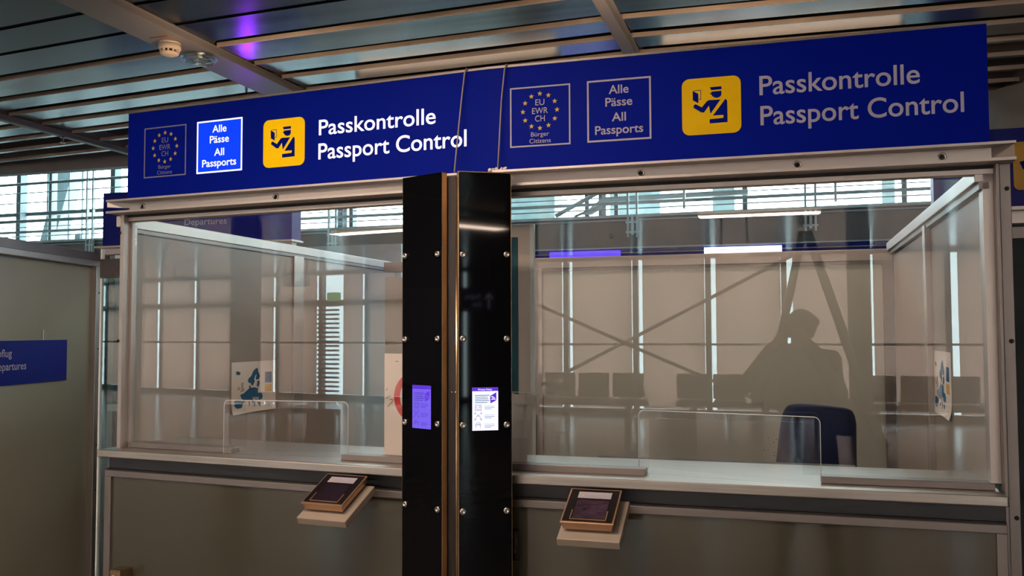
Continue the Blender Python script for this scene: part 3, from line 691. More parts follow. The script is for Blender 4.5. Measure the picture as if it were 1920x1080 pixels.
for k in range(16): d.ball((c[0]+random.uniform(-.025, .045), .03+random.uniform(-.012, .012), 2.168+random.uniform(0, .008)), random.uniform(.004, .008), 8)
tag(d.build('dust_clump', 'paper', None, FR), 'pale dust clump on the lintel between the two cables', 'dust')

# ------------------------------------------------------------------ black info pillar
zt = at(FKR, 858, 322, 0)[1]
pil = thing('information_pillar', 'tall black glass pillar with two angled faces and bolts between the booths', 'pillar', FK, (0, 0, 0))
def in_frame(o, f): o.parent = pil; o.matrix_parent_inverse = (FK.M @ Matrix.Translation((0, 0, 0))).inverted(); o.matrix_world = f.M.copy(); return o
def ppart(mb, name, m, f, bev=0, par=None):
    o = mb.build(name, m, None, f, bev); P = par or pil
    o.parent = P; o.matrix_parent_inverse = (FK.M if P is pil else f.M).inverted(); return o
WR, WL = .1835, .194
gR = ppart(MB().box(0.004, WR, 0, .008, 0, zt), 'glass_face', 'black_glass', FKR, .001)
gL = ppart(MB().box(-WL, -.004, 0, .008, 0, zt), 'glass_face', 'black_glass', FKL, .001)
ppart(MB().box(0, .004, -.001, .02, 0, zt).box(WR, WR+.002, -.0, .02, 0, zt).box(0, WR, -.0005, .02, zt, zt+.003), 'edge_profile', 'bronze', FKR)
ppart(MB().box(-.004, 0, -.001, .02, 0, zt).box(-WL-.002, -WL, 0, .02, 0, zt), 'edge_profile', 'bronze', FKL)
ppart(MB().box(-.026, .026, .05, .06, 0, zt-.01), 'channel_back', 'brown_dark', FK)
ppart(MB().tube([(.012, .035, 0), (.012, .035, zt-.012)], .006, 10).tube([(-.014, .04, 0), (-.014, .04, zt-.012)], .004, 8), 'channel_tube', 'bronze', FK)
ppart(MB().lathe((-.004, .03, 1.395), (0, -1, 0), [(.004, 0), (.003, .004)], 10).lathe((.010, .026, 1.395), (0, -1, 0), [(.004, 0), (.003, .004)], 10), 'channel_screw', 'chrome', FK)
# housing behind the faces
pA = FK.M.inverted() @ FKR.M @ Vector((WR-.004, .02, 0)); pB = FK.M.inverted() @ FKR.M @ Vector((.03, .02, 0)); pC = FK.M.inverted() @ FKL.M @ Vector((-.03, .02, 0)); pD = FK.M.inverted() @ FKL.M @ Vector((-WL+.004, .02, 0))
ppart(MB().prism_z([(p.x, p.y) for p in (pB, pA, pD, pC)], 0, zt-.012), 'housing', 'brown_dark', FK)
for f, g, cols in ((FKR, gR, ((868, (477, 635, 797, 959)), (950, (477, 635, 796, 957)))), (FKL, gL, ((760, (480, 636, 791, 945)), (821, (476, 635, 795, 955))))):
    for x, ys in cols:
        for y in ys:
            q = at(f, x, y, 0)
            o = ppart(MB().lathe((q[0], 0, q[1]), (0, -1, 0), [(.0105, 0), (.0115, .002), (.0105, .005), (.007, .0065), (.0045, .0055), (.0045, .003)], 20), 'standoff_bolt', 'chrome', f)
# screens
def screen(f, g, c, lit):
    p = [at(f, *q, 0) for q in c]; u0 = (p[0][0]+p[2][0])/2; u1 = (p[1][0]+p[3][0])/2; z1 = (p[0][1]+p[1][1])/2; z0 = (p[2][1]+p[3][1])/2; W_, Hh = u1-u0, z1-z0
    s = ppart(MB().box(u0, u1, -.0008, 0, z0, z1), 'screen', 'screen' if lit else 'screen_purple', f)
    lab(s, 'bright white privacy policy screen' if lit else 'dim violet privacy policy screen')
    def k(mb, name, m):
        o = mb.build(name, m, None, f); o.parent = s; o.matrix_parent_inverse = f.M.inverted(); return o
    X = lambda a: u0+a*W_
    Z = lambda b: z1-b*Hh
    D = -.0009
    k(MB().box(u0, u1, D-.0003, D, Z(.085), z1), 'header_bar', 'header')
    k(MB().text('Privacy Policy', X(.23), X(.76), Z(.062), Hh*.034, D-.0004, bold=.01), 'header_lettering', 'white_lit' if lit else 'ink_violet')
    s2 = MB()
    for i, w_ in enumerate((.56, .5, .52, .55, .48)): s2.box(X(.10), X(.10+w_), D-.0003, D, Z(.19+.042*i), Z(.172+.042*i))
    k(s2, 'intro_text', 'ink_teal' if lit else 'ink_violet')
    b = k(MB().prism_w([(X(.68), Z(.20)), (X(.93), Z(.115)), (X(.93), Z(.30)), (X(.70), Z(.375))], D-.0004, D), 'logo_block', 'header')
    k(MB().box(X(.71), X(.82), D-.0006, D-.0004, Z(.225), Z(.21)).box(X(.77), X(.88), D-.0006, D-.0004, Z(.255), Z(.24)).box(X(.73), X(.9), D-.0006, D-.0004, Z(.285), Z(.27)), 'logo_lettering', 'white_lit' if lit else 'screen_purple')
    ic = 'ink' if lit else 'ink_violet'
    s3 = border(X(.11), X(.35), Z(.54), Z(.40), .0012, D-.0003, D)
    s3.tube([(X(.17)+.003*math.cos(a*.6), D, Z(.455)+.003*math.sin(a*.6)) for a in range(11)], .0005, 4).box(X(.24), X(.32), D-.0003, D, Z(.44), Z(.43)).box(X(.24), X(.32), D-.0003, D, Z(.47), Z(.46)).box(X(.14), X(.32), D-.0003, D, Z(.515), Z(.505))
    k(s3, 'identity_card_icon', ic)
    s4 = MB()
    for a, b_ in ((.11, .60), (.34, .60), (.11, .74), (.34, .74)):
        s4.box(X(a)-.0006, X(a)+.0006, D-.0003, D, Z(b_)-.005, Z(b_)+.005).box(X(a)-.004, X(a)+.004, D-.0003, D, Z(b_)-.0006, Z(b_)+.0006)
    s4.tube([(X(.225)+.007*math.cos(a*.3), D, Z(.73)+.012*math.sin(a*.3)) for a in range(11)], .0007, 4).box(X(.14), X(.31), D-.0003, D, Z(.665), Z(.66)).box(X(.19), X(.20), D-.0003, D, Z(.67), Z(.61)).box(X(.25), X(.26), D-.0003, D, Z(.67), Z(.61))
    k(s4, 'face_scan_icon', ic)
    s5 = MB()
    for r in (.004, .007, .010): s5.tube([(X(.22)+r*math.cos(a*.32), D, Z(.90)+1.4*r*math.sin(a*.32)) for a in range(11)], .0006, 4)
    s5.box(X(.11), X(.34), D-.0003, D, Z(.858), Z(.852)).box(X(.13), X(.14), D-.0003, D, Z(.96), Z(.89)).box(X(.30), X(.31), D-.0003, D, Z(.96), Z(.90))
    k(s5, 'fingerprint_icon', ic)
    s6 = MB()
    for tt, b_ in (('Personal Data', .425), ('Facial Image', .635), ('Fingerprints', .85)):
        s6.text(tt, X(.47), X(.84), Z(b_+.012), Hh*.022, D-.0003, bold=.01)
        s6.box(X(.47), X(.86), D-.0003, D, Z(b_+.047), Z(b_+.035)).box(X(.47), X(.74), D-.0003, D, Z(b_+.083), Z(b_+.071))
    k(s6, 'list_text', 'ink_teal' if lit else 'ink_violet')
screen(FKR, gR, ((885, 726), (934, 727), (886, 807), (934, 807)), True)
screen(FKL, gL, ((774, 723), (808, 722), (773, 802), (808, 805)), False)
for f, c, pw, colr in ((FKR, (910, 766), .5, (.6, .5, 1)),):
    pass

# ------------------------------------------------------------------ partitions inside the booths
_q = at(FL, 236, 500, .14)
Lw = FR.M.inverted() @ FL.M @ Vector((_q[0], .14, 0)); LU, LW0 = Lw.x, Lw.y    # left wall starts at the left post and runs along the right booth's depth
t = thing('side_partition', 'beige satin glass side wall of the left booth with aluminium frame', 'partition', FR, (LU, LW0, 0))
st_w = atu(FR, 548, 600, LU)[0]; st_w1 = atu(FR, 566, 600, LU)[0]
for nm, a, b in (('glass_panel', LW0, st_w), ('glass_panel', st_w1, 3.2)):
    MB().box(LU-.012, LU, a, b, .9, 2.045).build(nm, 'satin', t)
MB().box(LU-.03, LU+.012, LW0-.03, 3.25, 2.064, 2.112).build('top_rail', 'alu', t, bev=.002)
MB().box(LU-.01, LU+.005, LW0, 3.22, 2.046, 2.064).build('inner_lip', 'alu_dark', t)
MB().box(LU-.0, LU+.003, LW0, 3.2, 2.040, 2.046).build('gasket', 'rubber', t)
MB().box(LU-.02, LU+.012, st_w, st_w1, .9, 2.05).build('stile', 'alu', t, bev=.002)
MB().box(LU-.02, LU, LW0, 3.2, 0, .9).build('lower_panel', 'satin', t)
LWALL = LU
RU = 1.615
t = thing('side_partition', 'beige satin glass side wall of the right booth with sloping-looking bright top rail', 'partition', FR, (RU, .15, 0))
for a, b in ((.15, 1.20), (1.27, 2.6)):
    MB().box(RU, RU+.012, a, b, .9, 2.045).build('glass_panel', 'satin', t)
MB().box(RU-.03, RU+.02, .09, 2.65, 2.058, 2.105).build('top_rail', 'alu', t, bev=.002)
MB().box(RU-.018, RU+.01, .09, 2.64, 2.036, 2.058).build('inner_lip', 'alu_dark', t)
MB().box(RU-.004, RU, .13, 2.6, 2.029, 2.036).build('gasket', 'rubber', t)
MB().box(RU-.025, RU+.02, 1.20, 1.27, .9, 2.05).build('stile', 'alu', t, bev=.002)
MB().box(RU-.0, RU+.02, .15, 2.6, 0, .9).build('lower_panel', 'satin', t)
t = thing('rear_partition', 'wide beige satin glass rear wall of the right booth in an aluminium frame', 'partition', FR, (.5, 2.65, 0))
MB().box(-1.6, RU, 2.63, 2.69, 2.005, 2.072).build('top_rail', 'alu', t, bev=.002)
MB().box(-.49, 1.57, 2.635, 2.645, 1.985, 2.005).build('gasket', 'alu_dark', t)
MB().box(-.545, -.485, 2.63, 2.69, 0, 2.005).build('stile', 'alu', t, bev=.002)
MB().box(1.56, RU, 2.62, 2.69, 0, 2.005).build('stile', 'alu_dark', t, bev=.002)
MB().box(-.485, 1.56, 2.655, 2.667, 0, 2.0).build('glass_panel', 'satin_rear', t)
MB().box(-1.6, -.545, 2.655, 2.667, 0, 1.97).build('glass_panel', 'satin', t)
sc = MB(); c = at(FR, 1447, 840, 2.654)
for k in range(26): sc.ball((c[0]+random.gauss(0, .02)+.012*(k % 5)*.5, 2.655, c[1]+.06-.12*k/26+random.gauss(0, .006)), random.uniform(.001, .004), 6)
tag(sc.build('scuff_mark', 'scuff', None, FR), 'dark scuff marks on the rear partition left of the blue chair', 'mark')
# divider and papers right of the pillar
t = thing('divider_screen', 'narrow beige divider with teal stripe right of the black pillar', 'divider', FR, (.05, .42, 1.1))
MB().box(-.04, .062, .40, .41, 1.109, 2.02).build('panel', 'board', t)
MB().box(.062, .078, .395, .415, 1.109, 2.02).build('clear_edge', 'acrylic_edge', t)
MB().box(-.04, .012, .398, .40, 1.3, 1.97).build('stripe', 'teal', t)
t = thing('partition_edge', 'clear glass edge of a partition standing behind the leaflet holder', 'partition', FR, (-.46, 2.2, 0))
q = at(FR, 1002, 600, 1.2)
MB().box(q[0]-.006, q[0], .56, 1.2, 1.108, 1.86).build('pane', 'acrylic', t)
MB().box(q[0]-.007, q[0]+.001, 1.195, 1.2, 1.108, 1.86).build('edge', 'acrylic_edge', t)
MB().box(q[0]-.03, q[0]+.006, 1.18, 1.21, 1.0, 1.2).build('foot', 'rubber', t)
t = thing('leaflet_holder', 'clear acrylic leaflet holder with staggered pockets on the right counter', 'holder', FR, (.08, .24, 1.108))
for k, (w, zt_) in enumerate(((.2, 1.19), (.235, 1.25), (.27, 1.31), (.30, 1.35))):
    MB().box(.0, .105, w, w+.003, 1.111, zt_+.02).build('pocket', 'acrylic', t)
    MB().box(.0, .105, w-.001, w+.004, zt_+.018, zt_+.021).build('lip', 'acrylic_edge', t)
MB().box(.102, .105, .2, .32, 1.111, 1.36).build('side', 'acrylic', t)
MB().box(.0, .105, .2, .32, 1.108, 1.111).build('base', 'acrylic', t)
for k, (w, h_) in enumerate(((.222, 1.27), (.255, 1.32), (.29, 1.365))):
    s = MB(); n = 8
    top = [(.006+.092*i/n, w+.006*math.sin(i*.7), h_+.004*math.sin(i*.9+k)) for i in range(n+1)]
    for i in range(n):
        a, b = top[i], top[i+1]
        s.add([(a[0], a[1], 1.112), (b[0], b[1], 1.112), b, a, (a[0], a[1]+.004, 1.112), (b[0], b[1]+.004, 1.112), (b[0], b[1]+.004, b[2]), (a[0], a[1]+.004, a[2])],
              [(0, 1, 2, 3), (5, 4, 7, 6), (3, 2, 6, 7), (0, 4, 5, 1)])
    tag(s.build('leaflet', 'paper', None, FR), ('front white leaflet in the acrylic holder', 'middle white leaflet in the acrylic holder', 'tallest white leaflet at the back of the acrylic holder')[k], 'leaflet', 'leaflets in the acrylic holder')
# curled sheet at the back
s = MB(); n = 10
for i in range(n):
    a0, a1 = i/n, (i+1)/n
    g0 = (.075+.04*a0, .315+.05*math.sin(a0*2.6), 1.365-.0*a0-.06*a0**2); g1 = (.075+.04*a1, .315+.05*math.sin(a1*2.6), 1.365-.06*a1**2)
    s.add([(g0[0], g0[1], g0[2]-.07+.02*a0), (g1[0], g1[1], g1[2]-.07+.02*a1), g1, g0], [(0, 1, 2, 3)])
o = s.build('curled_sheet', 'paper', None, FR); o.modifiers.new('thick', 'SOLIDIFY').thickness = .0006
tag(o, 'white sheet curling out over the right side of the leaflet holder', 'paper')
# prohibition board beside the pillar in the left booth
t = thing('prohibition_board', 'white board with red prohibition ring beside the pillar in the left booth', 'sign board', FL, (-.46, .3, 1.108))
q = at(FL, 721, 663, .3)
MB().box(q[0], q[0]+.26, .3, .306, 1.108, q[1]).build('board', 'board', t)
c = at(FL, 782, 745, .3)
MB().ring((c[0], .3, c[1]), (0, -1, 0), .078, .104, 0, .001, 48).build('red_ring', 'red', t)
s = MB(); zc = c[1]
for (x0, y0, x1, y1) in ((724, 732, 727, 728), (724, 747, 732, 742), (731, 748, 738, 750), (727, 762, 737, 752), (742, 677, 747, 678)):
    a = at(FL, x0, y0, .3); b = at(FL, x1, y1, .3); s.tube([(a[0], .2995, a[1]), (b[0], .2995, b[1])], .0012, 5)
s.build('scratch', 'scuff', t)

# maps
def lerp4(c, a, b): return (c[0][0]*(1-a)*(1-b)+c[1][0]*a*(1-b)+c[2][0]*(1-a)*b+c[3][0]*a*b, c[0][1]*(1-a)*(1-b)+c[1][1]*a*(1-b)+c[2][1]*(1-a)*b+c[3][1]*a*b)
MAP = {'map_blue': [[(480, 420), (490, 390), (530, 350), (555, 280), (595, 242), (622, 242), (624, 280), (655, 355), (640, 400), (600, 410), (590, 395), (605, 335), (590, 340), (570, 400), (580, 430), (555, 490), (535, 495), (520, 455), (490, 450)],
    [(612, 430), (645, 420), (652, 470), (630, 520), (605, 500), (615, 465)],
    [(375, 625), (430, 600), (470, 560), (500, 535), (500, 490), (520, 495), (525, 525), (580, 520), (625, 535), (625, 600), (680, 605), (698, 640), (690, 690), (645, 712), (630, 670), (580, 662), (545, 668), (560, 700), (520, 705), (480, 705), (440, 705), (400, 690)],
    [(300, 710), (320, 703), (445, 712), (440, 740), (410, 770), (395, 815), (330, 828), (298, 795)],
    [(520, 695), (545, 690), (592, 750), (582, 792), (565, 800), (572, 775), (555, 752)], [(540, 798), (568, 795), (562, 812)],
    [(615, 740), (660, 735), (665, 760), (655, 795), (625, 765)], [(495, 725), (510, 725), (508, 785), (495, 785)],
    [(315, 290), (345, 280), (380, 300), (370, 335), (330, 335)], [(728, 297), (828, 297), (828, 455), (728, 455)], [(775, 770), (795, 762), (785, 785)]],
    'map_grey': [[(385, 455), (425, 440), (415, 490), (440, 570), (375, 590), (395, 530)], [(548, 672), (620, 660), (637, 700), (600, 712)]],
    'map_tan': [[(340, 520), (380, 505), (375, 550), (335, 560)]], 'map_yellow': [[(728, 480), (828, 480), (828, 592), (728, 592)]]}
def europe_map(side, u, w0, w1, zA, zB, label):
    """a sheet taped on a side wall; side +1: sheet faces +u (left wall), -1: faces -u"""
    t = thing('map_poster', label, 'poster', FR, (u, (w0+w1)/2, (zA+zB)/2))
    def pos(a, b, off):
        w = w0+(w1-w0)*a if side > 0 else w1+(w0-w1)*a
        lift = .012*max(0, b-.75)**2*16*(.3+.7*(1-a) if side > 0 else .3+.7*a)
        return (u+side*(off+.001+lift), w, zB+(zA-zB)*b+(0.004*math.sin(a*3) if b > .9 else 0))
    s = MB(); n = 12
    for i in range(n):
        for j in range(n):
            q = [pos((i+x)/n, (j+y)/n, 0) for x, y in ((0, 0), (1, 0), (1, 1), (0, 1))]; s.add(q, [(0, 1, 2, 3)])
    o = s.build('sheet', 'paper', t); o.modifiers.new('thick', 'SOLIDIFY').thickness = .0005
    for m, polys in MAP.items():
        s = MB()
        for p in polys:
            P = []
            for X, Y in p:
                a = (X-260)/633; b = (Y-(150-20*a))/(770-55*a); P.append(pos(a, b, .0012))
            s.add(P, [tuple(range(len(P)))])
        s.build({'map_blue': 'blue_countries', 'map_grey': 'grey_countries', 'map_tan': 'tan_country', 'map_yellow': 'legend_box'}[m], m, t)
a = atu(FR, 434, 680, LWALL); b = atu(FR, 516, 773, LWALL)
europe_map(1, LWALL, a[0], b[0], atu(FR, 434, 779, LWALL)[1], a[1], 'map of Europe on white paper taped to the left booth side wall')
a = atu(FR, 1783, 661, RU); b = atu(FR, 1751, 661, RU)
europe_map(-1, RU, a[0], b[0], atu(FR, 1783, 788, RU)[1], a[1], 'map of Europe on white paper taped to the right booth side wall')

# ------------------------------------------------------------------ chair
t = thing('office_chair', 'dark blue upholstered office chair turned away behind the right counter', 'chair', FR, (1.14, 1.15, 0))
s = MB(); nU, nZ = 12, 12
cu = 1.062; zb, ztp = .86, 1.262; gridF = []; gridB = []
for j in range(nZ+1):
    v = j/nZ; z = zb+(ztp-zb)*v
    hw = .190-.028*v
    if v > .82: hw *= math.sqrt(max(.02, 1-((v-.82)/.26)**2*.5))
    for i in range(nU+1):
        x = -1+2*i/nU
        # plan: shell curving away, turned
        uu = x*hw; ww = .10*x*x+.06*(1-v)
        zz = z+(.018*(1-x*x) if v > .9 else 0)
        ca, sa = math.cos(-.5), math.sin(-.5)
        gridF.append((cu+.055*(v-.5)+uu*ca-ww*sa, 1.12+uu*sa+ww*ca, zz)); gridB.append((cu+.055*(v-.5)+uu*ca-(ww+.055)*sa, 1.12+uu*sa+(ww+.055)*ca, zz))
off = len(gridF); fs = []
for j in range(nZ):
    for i in range(nU):
        k = j*(nU+1)+i; fs.append((k, k+1, k+nU+2, k+nU+1)); fs.append((off+k+1, off+k, off+k+nU+1, off+k+nU+2))
for j in range(nZ):
    for i in (0, nU):
        k = j*(nU+1)+i; fs.append((k, k+nU+1, off+k+nU+1, off+k))
for i in range(nU):
    fs.append((i, off+i, off+i+1, i+1)); k = nZ*(nU+1)+i; fs.append((k, k+1, off+k+1, off+k))
s.add(gridF+gridB, fs, 0, True)
o = s.build('backrest', 'chair', t); d = o.modifiers.new('bevel', 'BEVEL'); d.width = .018; d.segments = 3; d.limit_method = 'ANGLE'; d.angle_limit = math.radians(50)
MB().box(.93, 1.36, 1.2, 1.62, .43, .51).build('seat', 'chair', t, bev=.035, seg=4)
MB().tube([(1.15, 1.17, .92), (1.15, 1.14, .7), (1.15, 1.25, .42), (1.15, 1.41, .41)], .025, 8).build('back_bracket', 'chair_black', t)
MB().tube([(1.15, 1.41, .1), (1.15, 1.41, .43)], .03, 12).build('column', 'chair_black', t)
for k in range(5):
    a = k*2*math.pi/5
    lg = MB().tube([(1.15, 1.41, .11), (1.15+.28*math.cos(a), 1.41+.28*math.sin(a), .075)], [.028, .018], 8).build('leg', 'chair_black', t)
    MB().lathe((1.15+.28*math.cos(a)-.012*math.sin(a)-.01, 1.41+.28*math.sin(a), .03), (-math.sin(a), math.cos(a), 0), [(.03, -.018), (.03, .018)], 14).build('caster', 'chair_black', lg)

# ------------------------------------------------------------------ left frosted partition, blue door sign, teal glass strip
P0 = at(FR, 188, 600, .85)
c0 = (-2.953, .774); c1 = (-3.192, 1.787)          # plan of its top rail
ang = math.atan2(c1[0]-c0[0], c1[1]-c0[1]); dirw = Vector((math.sin(ang), math.cos(ang)))
FP = Fr((0, 0), 0)
# frame whose n axis runs along the partition away from the viewer
Wend = FR.M @ Vector((c1[0], c1[1], 0)); dw = (FR.M.to_3x3() @ Vector((dirw.x, dirw.y, 0)))
FP = Fr((Wend.x, Wend.y), math.atan2(dw.x, dw.y))
t = thing('glass_partition', 'frosted green glass partition in an aluminium frame at the left edge', 'partition', FP, (0, 0, 0))
MB().box(-.03, .03, -1.6, 0, 2.05, 2.105).build('top_rail', 'alu_dark', t, bev=.003)
MB().box(-.02, .045, -1.6, -.06, 2.015, 2.05).build('inner_rail', 'alu', t, bev=.002)
MB().box(-.02, .04, -.13, -.065, 0, 2.05).build('stile', 'alu', t, bev=.002)
po = MB().box(-.03, .05, -.065, .0, 0, 2.095).build('end_post', 'alu_dark', t, bev=.003)
MB().box(.045, .052, -.002, .004, 0, 2.095).build('gasket', 'rubber', t)
for z in (1.85, 1.5, .9, .62): MB().lathe((.04, -.095, z), (1, 0, 0), [(.006, 0), (.006, .002), (.003, .003)], 12).build('screw', 'rubber', t)
MB().box(-.006, .006, -1.6, -.13, 0, 2.02).build('glass_panel', 'frost', t)
a = atu(FP, 126, 637, .016); b = atu(FP, 124, 712, .016)
t = thing('door_sign', 'blue departures sign on the frosted partition at the left edge', 'sign', FP, (.02, a[0], (a[1]+b[1])/2))
MB().box(.007, .016, a[0]-.9, a[0], b[1], a[1]).build('plate', 'blue_far', t)
def side_text(body, xe, ye, vis):
    e = atu(FP, xe, ye, .0165); e0 = atu(FP, 0, ye, .0165); up = atu(FP, xe, ye-14, .0165)
    length = (e[0]-e0[0])*len(body)/vis; s = MB().text(body, 0, length, 0, up[1]-e[1], 0, 0, bold=.006)
    s.v = [Vector((.0168, e[0]-length+v.x, e[1]+v.z)) for v in s.v]; return s.build('lettering', 'title_dim', t)
side_text('Abflug', 22, 669, 3.7); side_text('Departures', 49, 692, 8)
MB().box(.007, .012, a[0]-.24, a[0]-.235, a[1], a[1]+.06).build('hanger_clip', 'acrylic_edge', t)
# teal glass strip between partition and booth
A = at(FL, 190, 700, .35); Bq = at(FL, 215, 700, .35)
t = thing('glass_door', 'narrow pale teal glass strip between the frosted partition and the left booth', 'door', FL, (A[0], .35, 0))
MB().box(A[0]-.01, Bq[0]+.1, .35, .358, 0, 1.86).build('pane', 'teal_glass', t)
MB().box(A[0]-.012, A[0]-.004, .345, .362, 0, 2.0).build('edge', 'acrylic_edge', t)
MB().box(A[0]-.01, Bq[0]+.1, .34, .37, 1.86, 1.95).build('head_rail', 'brown_dark', t)
struct(MB().box(-7, -1.9, 3.6, 3.7, 0, 2.3), 'wall_passage', 'outdoor_light', FR, 'pale teal wall at the end of the passage left of the booth', 'wall')

# ------------------------------------------------------------------ hall contents behind the viewer (seen mirrored)
for i, (u, w, e) in enumerate(HALL_LAMPS):
    t = thing('hall_lamp', 'warm batten lamp under the hall ceiling behind the viewer', 'lamp', FR, (u, w, 3.0), 'warm battens of the hall')
    MB().box(u-.68, u+.68, w-.06, w+.06, 2.935, 2.995).build('housing', 'alu_dark', t)
    MB().box(u-.66, u+.66, w-.045, w+.045, 2.90, 2.935).build('diffuser', 'lamp', t)
for i, (u, w, wd) in enumerate(((.27, -8.0, .34), (-11.6, -6.0, .45), (-9.2, -9.0, .5))):
    t = thing('hanging_sign', ('small hanging sign on two rods mirrored in the right booth pane', 'hanging sign on two rods mirrored high in the left booth pane', 'lower hanging sign on two rods mirrored in the left booth pane')[i], 'sign', FR, (u, w, 2.4))
    MB().box(u, u+wd, w, w+.1, 2.38, 2.55).build('box', 'alu', t)
    for du in (.02, wd-.02): MB().tube([(u+du, w+.05, 2.55), (u+du, w+.05, 3.03)], .012, 8).build('rod', 'cream', t)
for (u, w), lb in zip(ADDED_BOOTH_LAMPS, ('unseen warm batten lamp added over the right booth', 'unseen warm batten lamp added over the left booth')):  # added lamps out of view, brightening the booth insides
    t = thing('added_booth_lamp', lb, 'lamp', FR, (u, w, 3.0))
    MB().box(u-.62, u+.62, w-.06, w+.06, 2.93, 2.99).build('housing', 'alu_dark', t)
    MB().box(u-.6, u+.6, w-.045, w+.045, 2.90, 2.93).build('diffuser', 'lamp', t)
# exit direction sign mirrored in the pillar
pS = Vector((4.75, -9.4)); aS = math.atan2(-(pS.x+.1), -(pS.y-3.1))
FS = Fr((pS.x, pS.y), aS+math.pi)
t = thing('direction_sign', 'hanging dark blue exit direction sign mirrored in the black pillar', 'sign', FS, (0, 0, 2.16))
MB().box(-.42, .9, 0, .12, 1.96, 2.40).build('box', 'blue_far', t)
MB().prism_w([(-.33, 2.02), (-.30, 2.02), (-.30, 2.24), (-.24, 2.17), (-.24, 2.21), (-.315, 2.30), (-.39, 2.21), (-.39, 2.17), (-.33, 2.24)], -.004, 0).build('arrow', 'white_lit', t)
MB().text('Ausgang', -.17, .12, 2.2, .09, 0, .003).text('Exit', -.17, -.02, 2.05, .09, 0, .003).build('lettering', 'white_lit', t)
MB().prism_w(rrect(.2, .38, 2.04, 2.32, .03), -.004, 0).build('plate', 'yellow_lit', t)
MB().box(.235, .345, -.006, -.004, 2.09, 2.22).build('plate_symbol', 'picto', t)
for du in (-.3, .7): MB().tube([(du, .06, 2.4), (du, .06, 3.03)], .012, 8).build('rod', 'cream', t)
# exit sign and louvres at the far end
t = thing('exit_sign', 'lit green exit sign with running figure mirrored in the left pane', 'sign', FR, (-12.0, -13.7, 2.4))
MB().box(-12.15, -11.8, -13.7, -13.62, 2.32, 2.52).build('box', 'exit', t)
MB().box(-12.06, -12.03, -13.62, -13.615, 2.36, 2.48).box(-12.0, -11.9, -13.62, -13.615, 2.36, 2.40).build('figure', 'white_lit', t)
lv = MB()
for k in range(20): lv.box(-12.5, -11.88, -13.75, -13.70, .2+k*.105, .245+k*.105)
tag(lv.build('louvre_panel', 'rail_pale', None, FR), 'pale horizontal louvre panel below the exit sign mirrored in the left pane', 'louvre')
t = thing('branching_column', 'pair of slanting round struts meeting under the hall ceiling mirrored in the right pane', 'column', FR, (1.3, -10, 0))
MB().tube([(.62, -10, 0), (1.27, -10, 2.98)], .055, 14).build('strut', 'frame_dark', t)
MB().tube([(2.26, -10, 0), (1.33, -10, 2.98)], .065, 14).build('strut', 'frame_dark', t)
for u, w, r, lb in ((2.1, -11.5, .17, 'round dark hall column mirrored near the corner of the right booth'), (-4.2, -9, .2, 'round dark hall column mirrored left of the black pillar'), (-8.2, -7, .22, 'round dark hall column mirrored in the left pane')):
    tag(MB().lathe((u, w, 0), (0, 0, 1), [(r, 0), (r, 3.03)], 24).build('hall_column', 'frame_dark', None, FR), lb, 'column')
t = thing('bracing_cables', 'crossed thin bracing cables in front of the hall glazing mirrored in the right pane', 'cable', FR, (-1.87, -13.5, 1.38))
MB().tube([(1.18, -13.5, 2.94), (-1.87, -13.5, 1.38), (-4.2, -13.5, .2)], .032, 8).build('cable', 'frame_dark', t)
MB().tube([(-4.6, -13.5, 2.58), (-1.87, -13.5, 1.38), (.9, -13.5, .2)], .032, 8).build('cable', 'frame_dark', t)
def bench(u, w):
    t = thing('waiting_bench', 'row of black waiting seats in front of the hall glazing mirrored in the panes', 'bench', FR, (u, w, 0), 'waiting benches in the hall')
    for k in range(4):
        x = u-1.1+k*.58
        MB().box(x, x+.52, w-.02, w+.46, .42, .47).build('seat', 'seat', t, bev=.02)
        MB().box(x, x+.52, w+.44, w+.5, .5, .9).build('backrest', 'seat', t, bev=.02)
    MB().box(u-1.15, u+1.2, w+.18, w+.26, .34, .42).build('beam', 'frame_dark', t)
    for dx in (-.85, .85): MB().box(u+dx-.03, u+dx+.03, w, w+.44, 0, .34).build('leg', 'frame_dark', t)
for u in (-5.2, -2.4, .4, 3.2): bench(u, -12.2)

# ------------------------------------------------------------------ the photographer (mirrored in the right pane)
t = thing('person', 'person in a dark coat holding a camera to the face, mirrored in the right pane', 'person', FW, (.07, -.3, 0))
def limb(mb, pts, rs, n=14):
    mb.tube(pts, rs, n)
    for p, r in zip(pts, rs): mb.ball(p, r*1.0, 12)
def remesh(o, vox, sm=6):
    d = o.modifiers.new('remesh', 'REMESH'); d.mode = 'VOXEL'; d.voxel_size = vox; d.use_smooth_shade = True
    d = o.modifiers.new('smooth', 'SMOOTH'); d.iterations = sm; d.factor = .5
b = MB()
hx, hy, hz = .035, -.215, 1.575
b.ball((hx, hy-.01, hz+.035), .098, 24, (.80, .98, 1.08)); b.ball((hx, hy+.02, hz-.045), .066, 20, (.86, .95, 1.05))
b.ball((hx, hy+.088, hz-.005), .014, 10, (.8, 1.2, 1.6)); b.ball((hx, hy+.078, hz-.055), .02, 10, (1.3, .5, .35))
for sx in (-1, 1):
    b.ball((hx+sx*.079, hy-.01, hz+.0), .024, 10, (.4, .8, 1.3)); b.ball((hx+sx*.03, hy+.075, hz+.025), .014, 10, (1, .6, .7))
limb(b, [(hx, hy-.015, hz-.09), (hx, hy-.04, 1.42)], [.052, .06])
limb(b, [(hx, -.27, 1.36), (hx, -.28, 1.18), (hx, -.29, .98)], [.125, .12, .13])
SH = {-1: (hx-.185, -.265, 1.395), 1: (hx+.185, -.265, 1.395)}
EL = {-1: (hx-.37, -.15, 1.22), 1: (hx+.27, -.12, 1.19)}
WRI = {-1: (-.085, -.075, 1.525), 1: (.105, -.085, 1.545)}
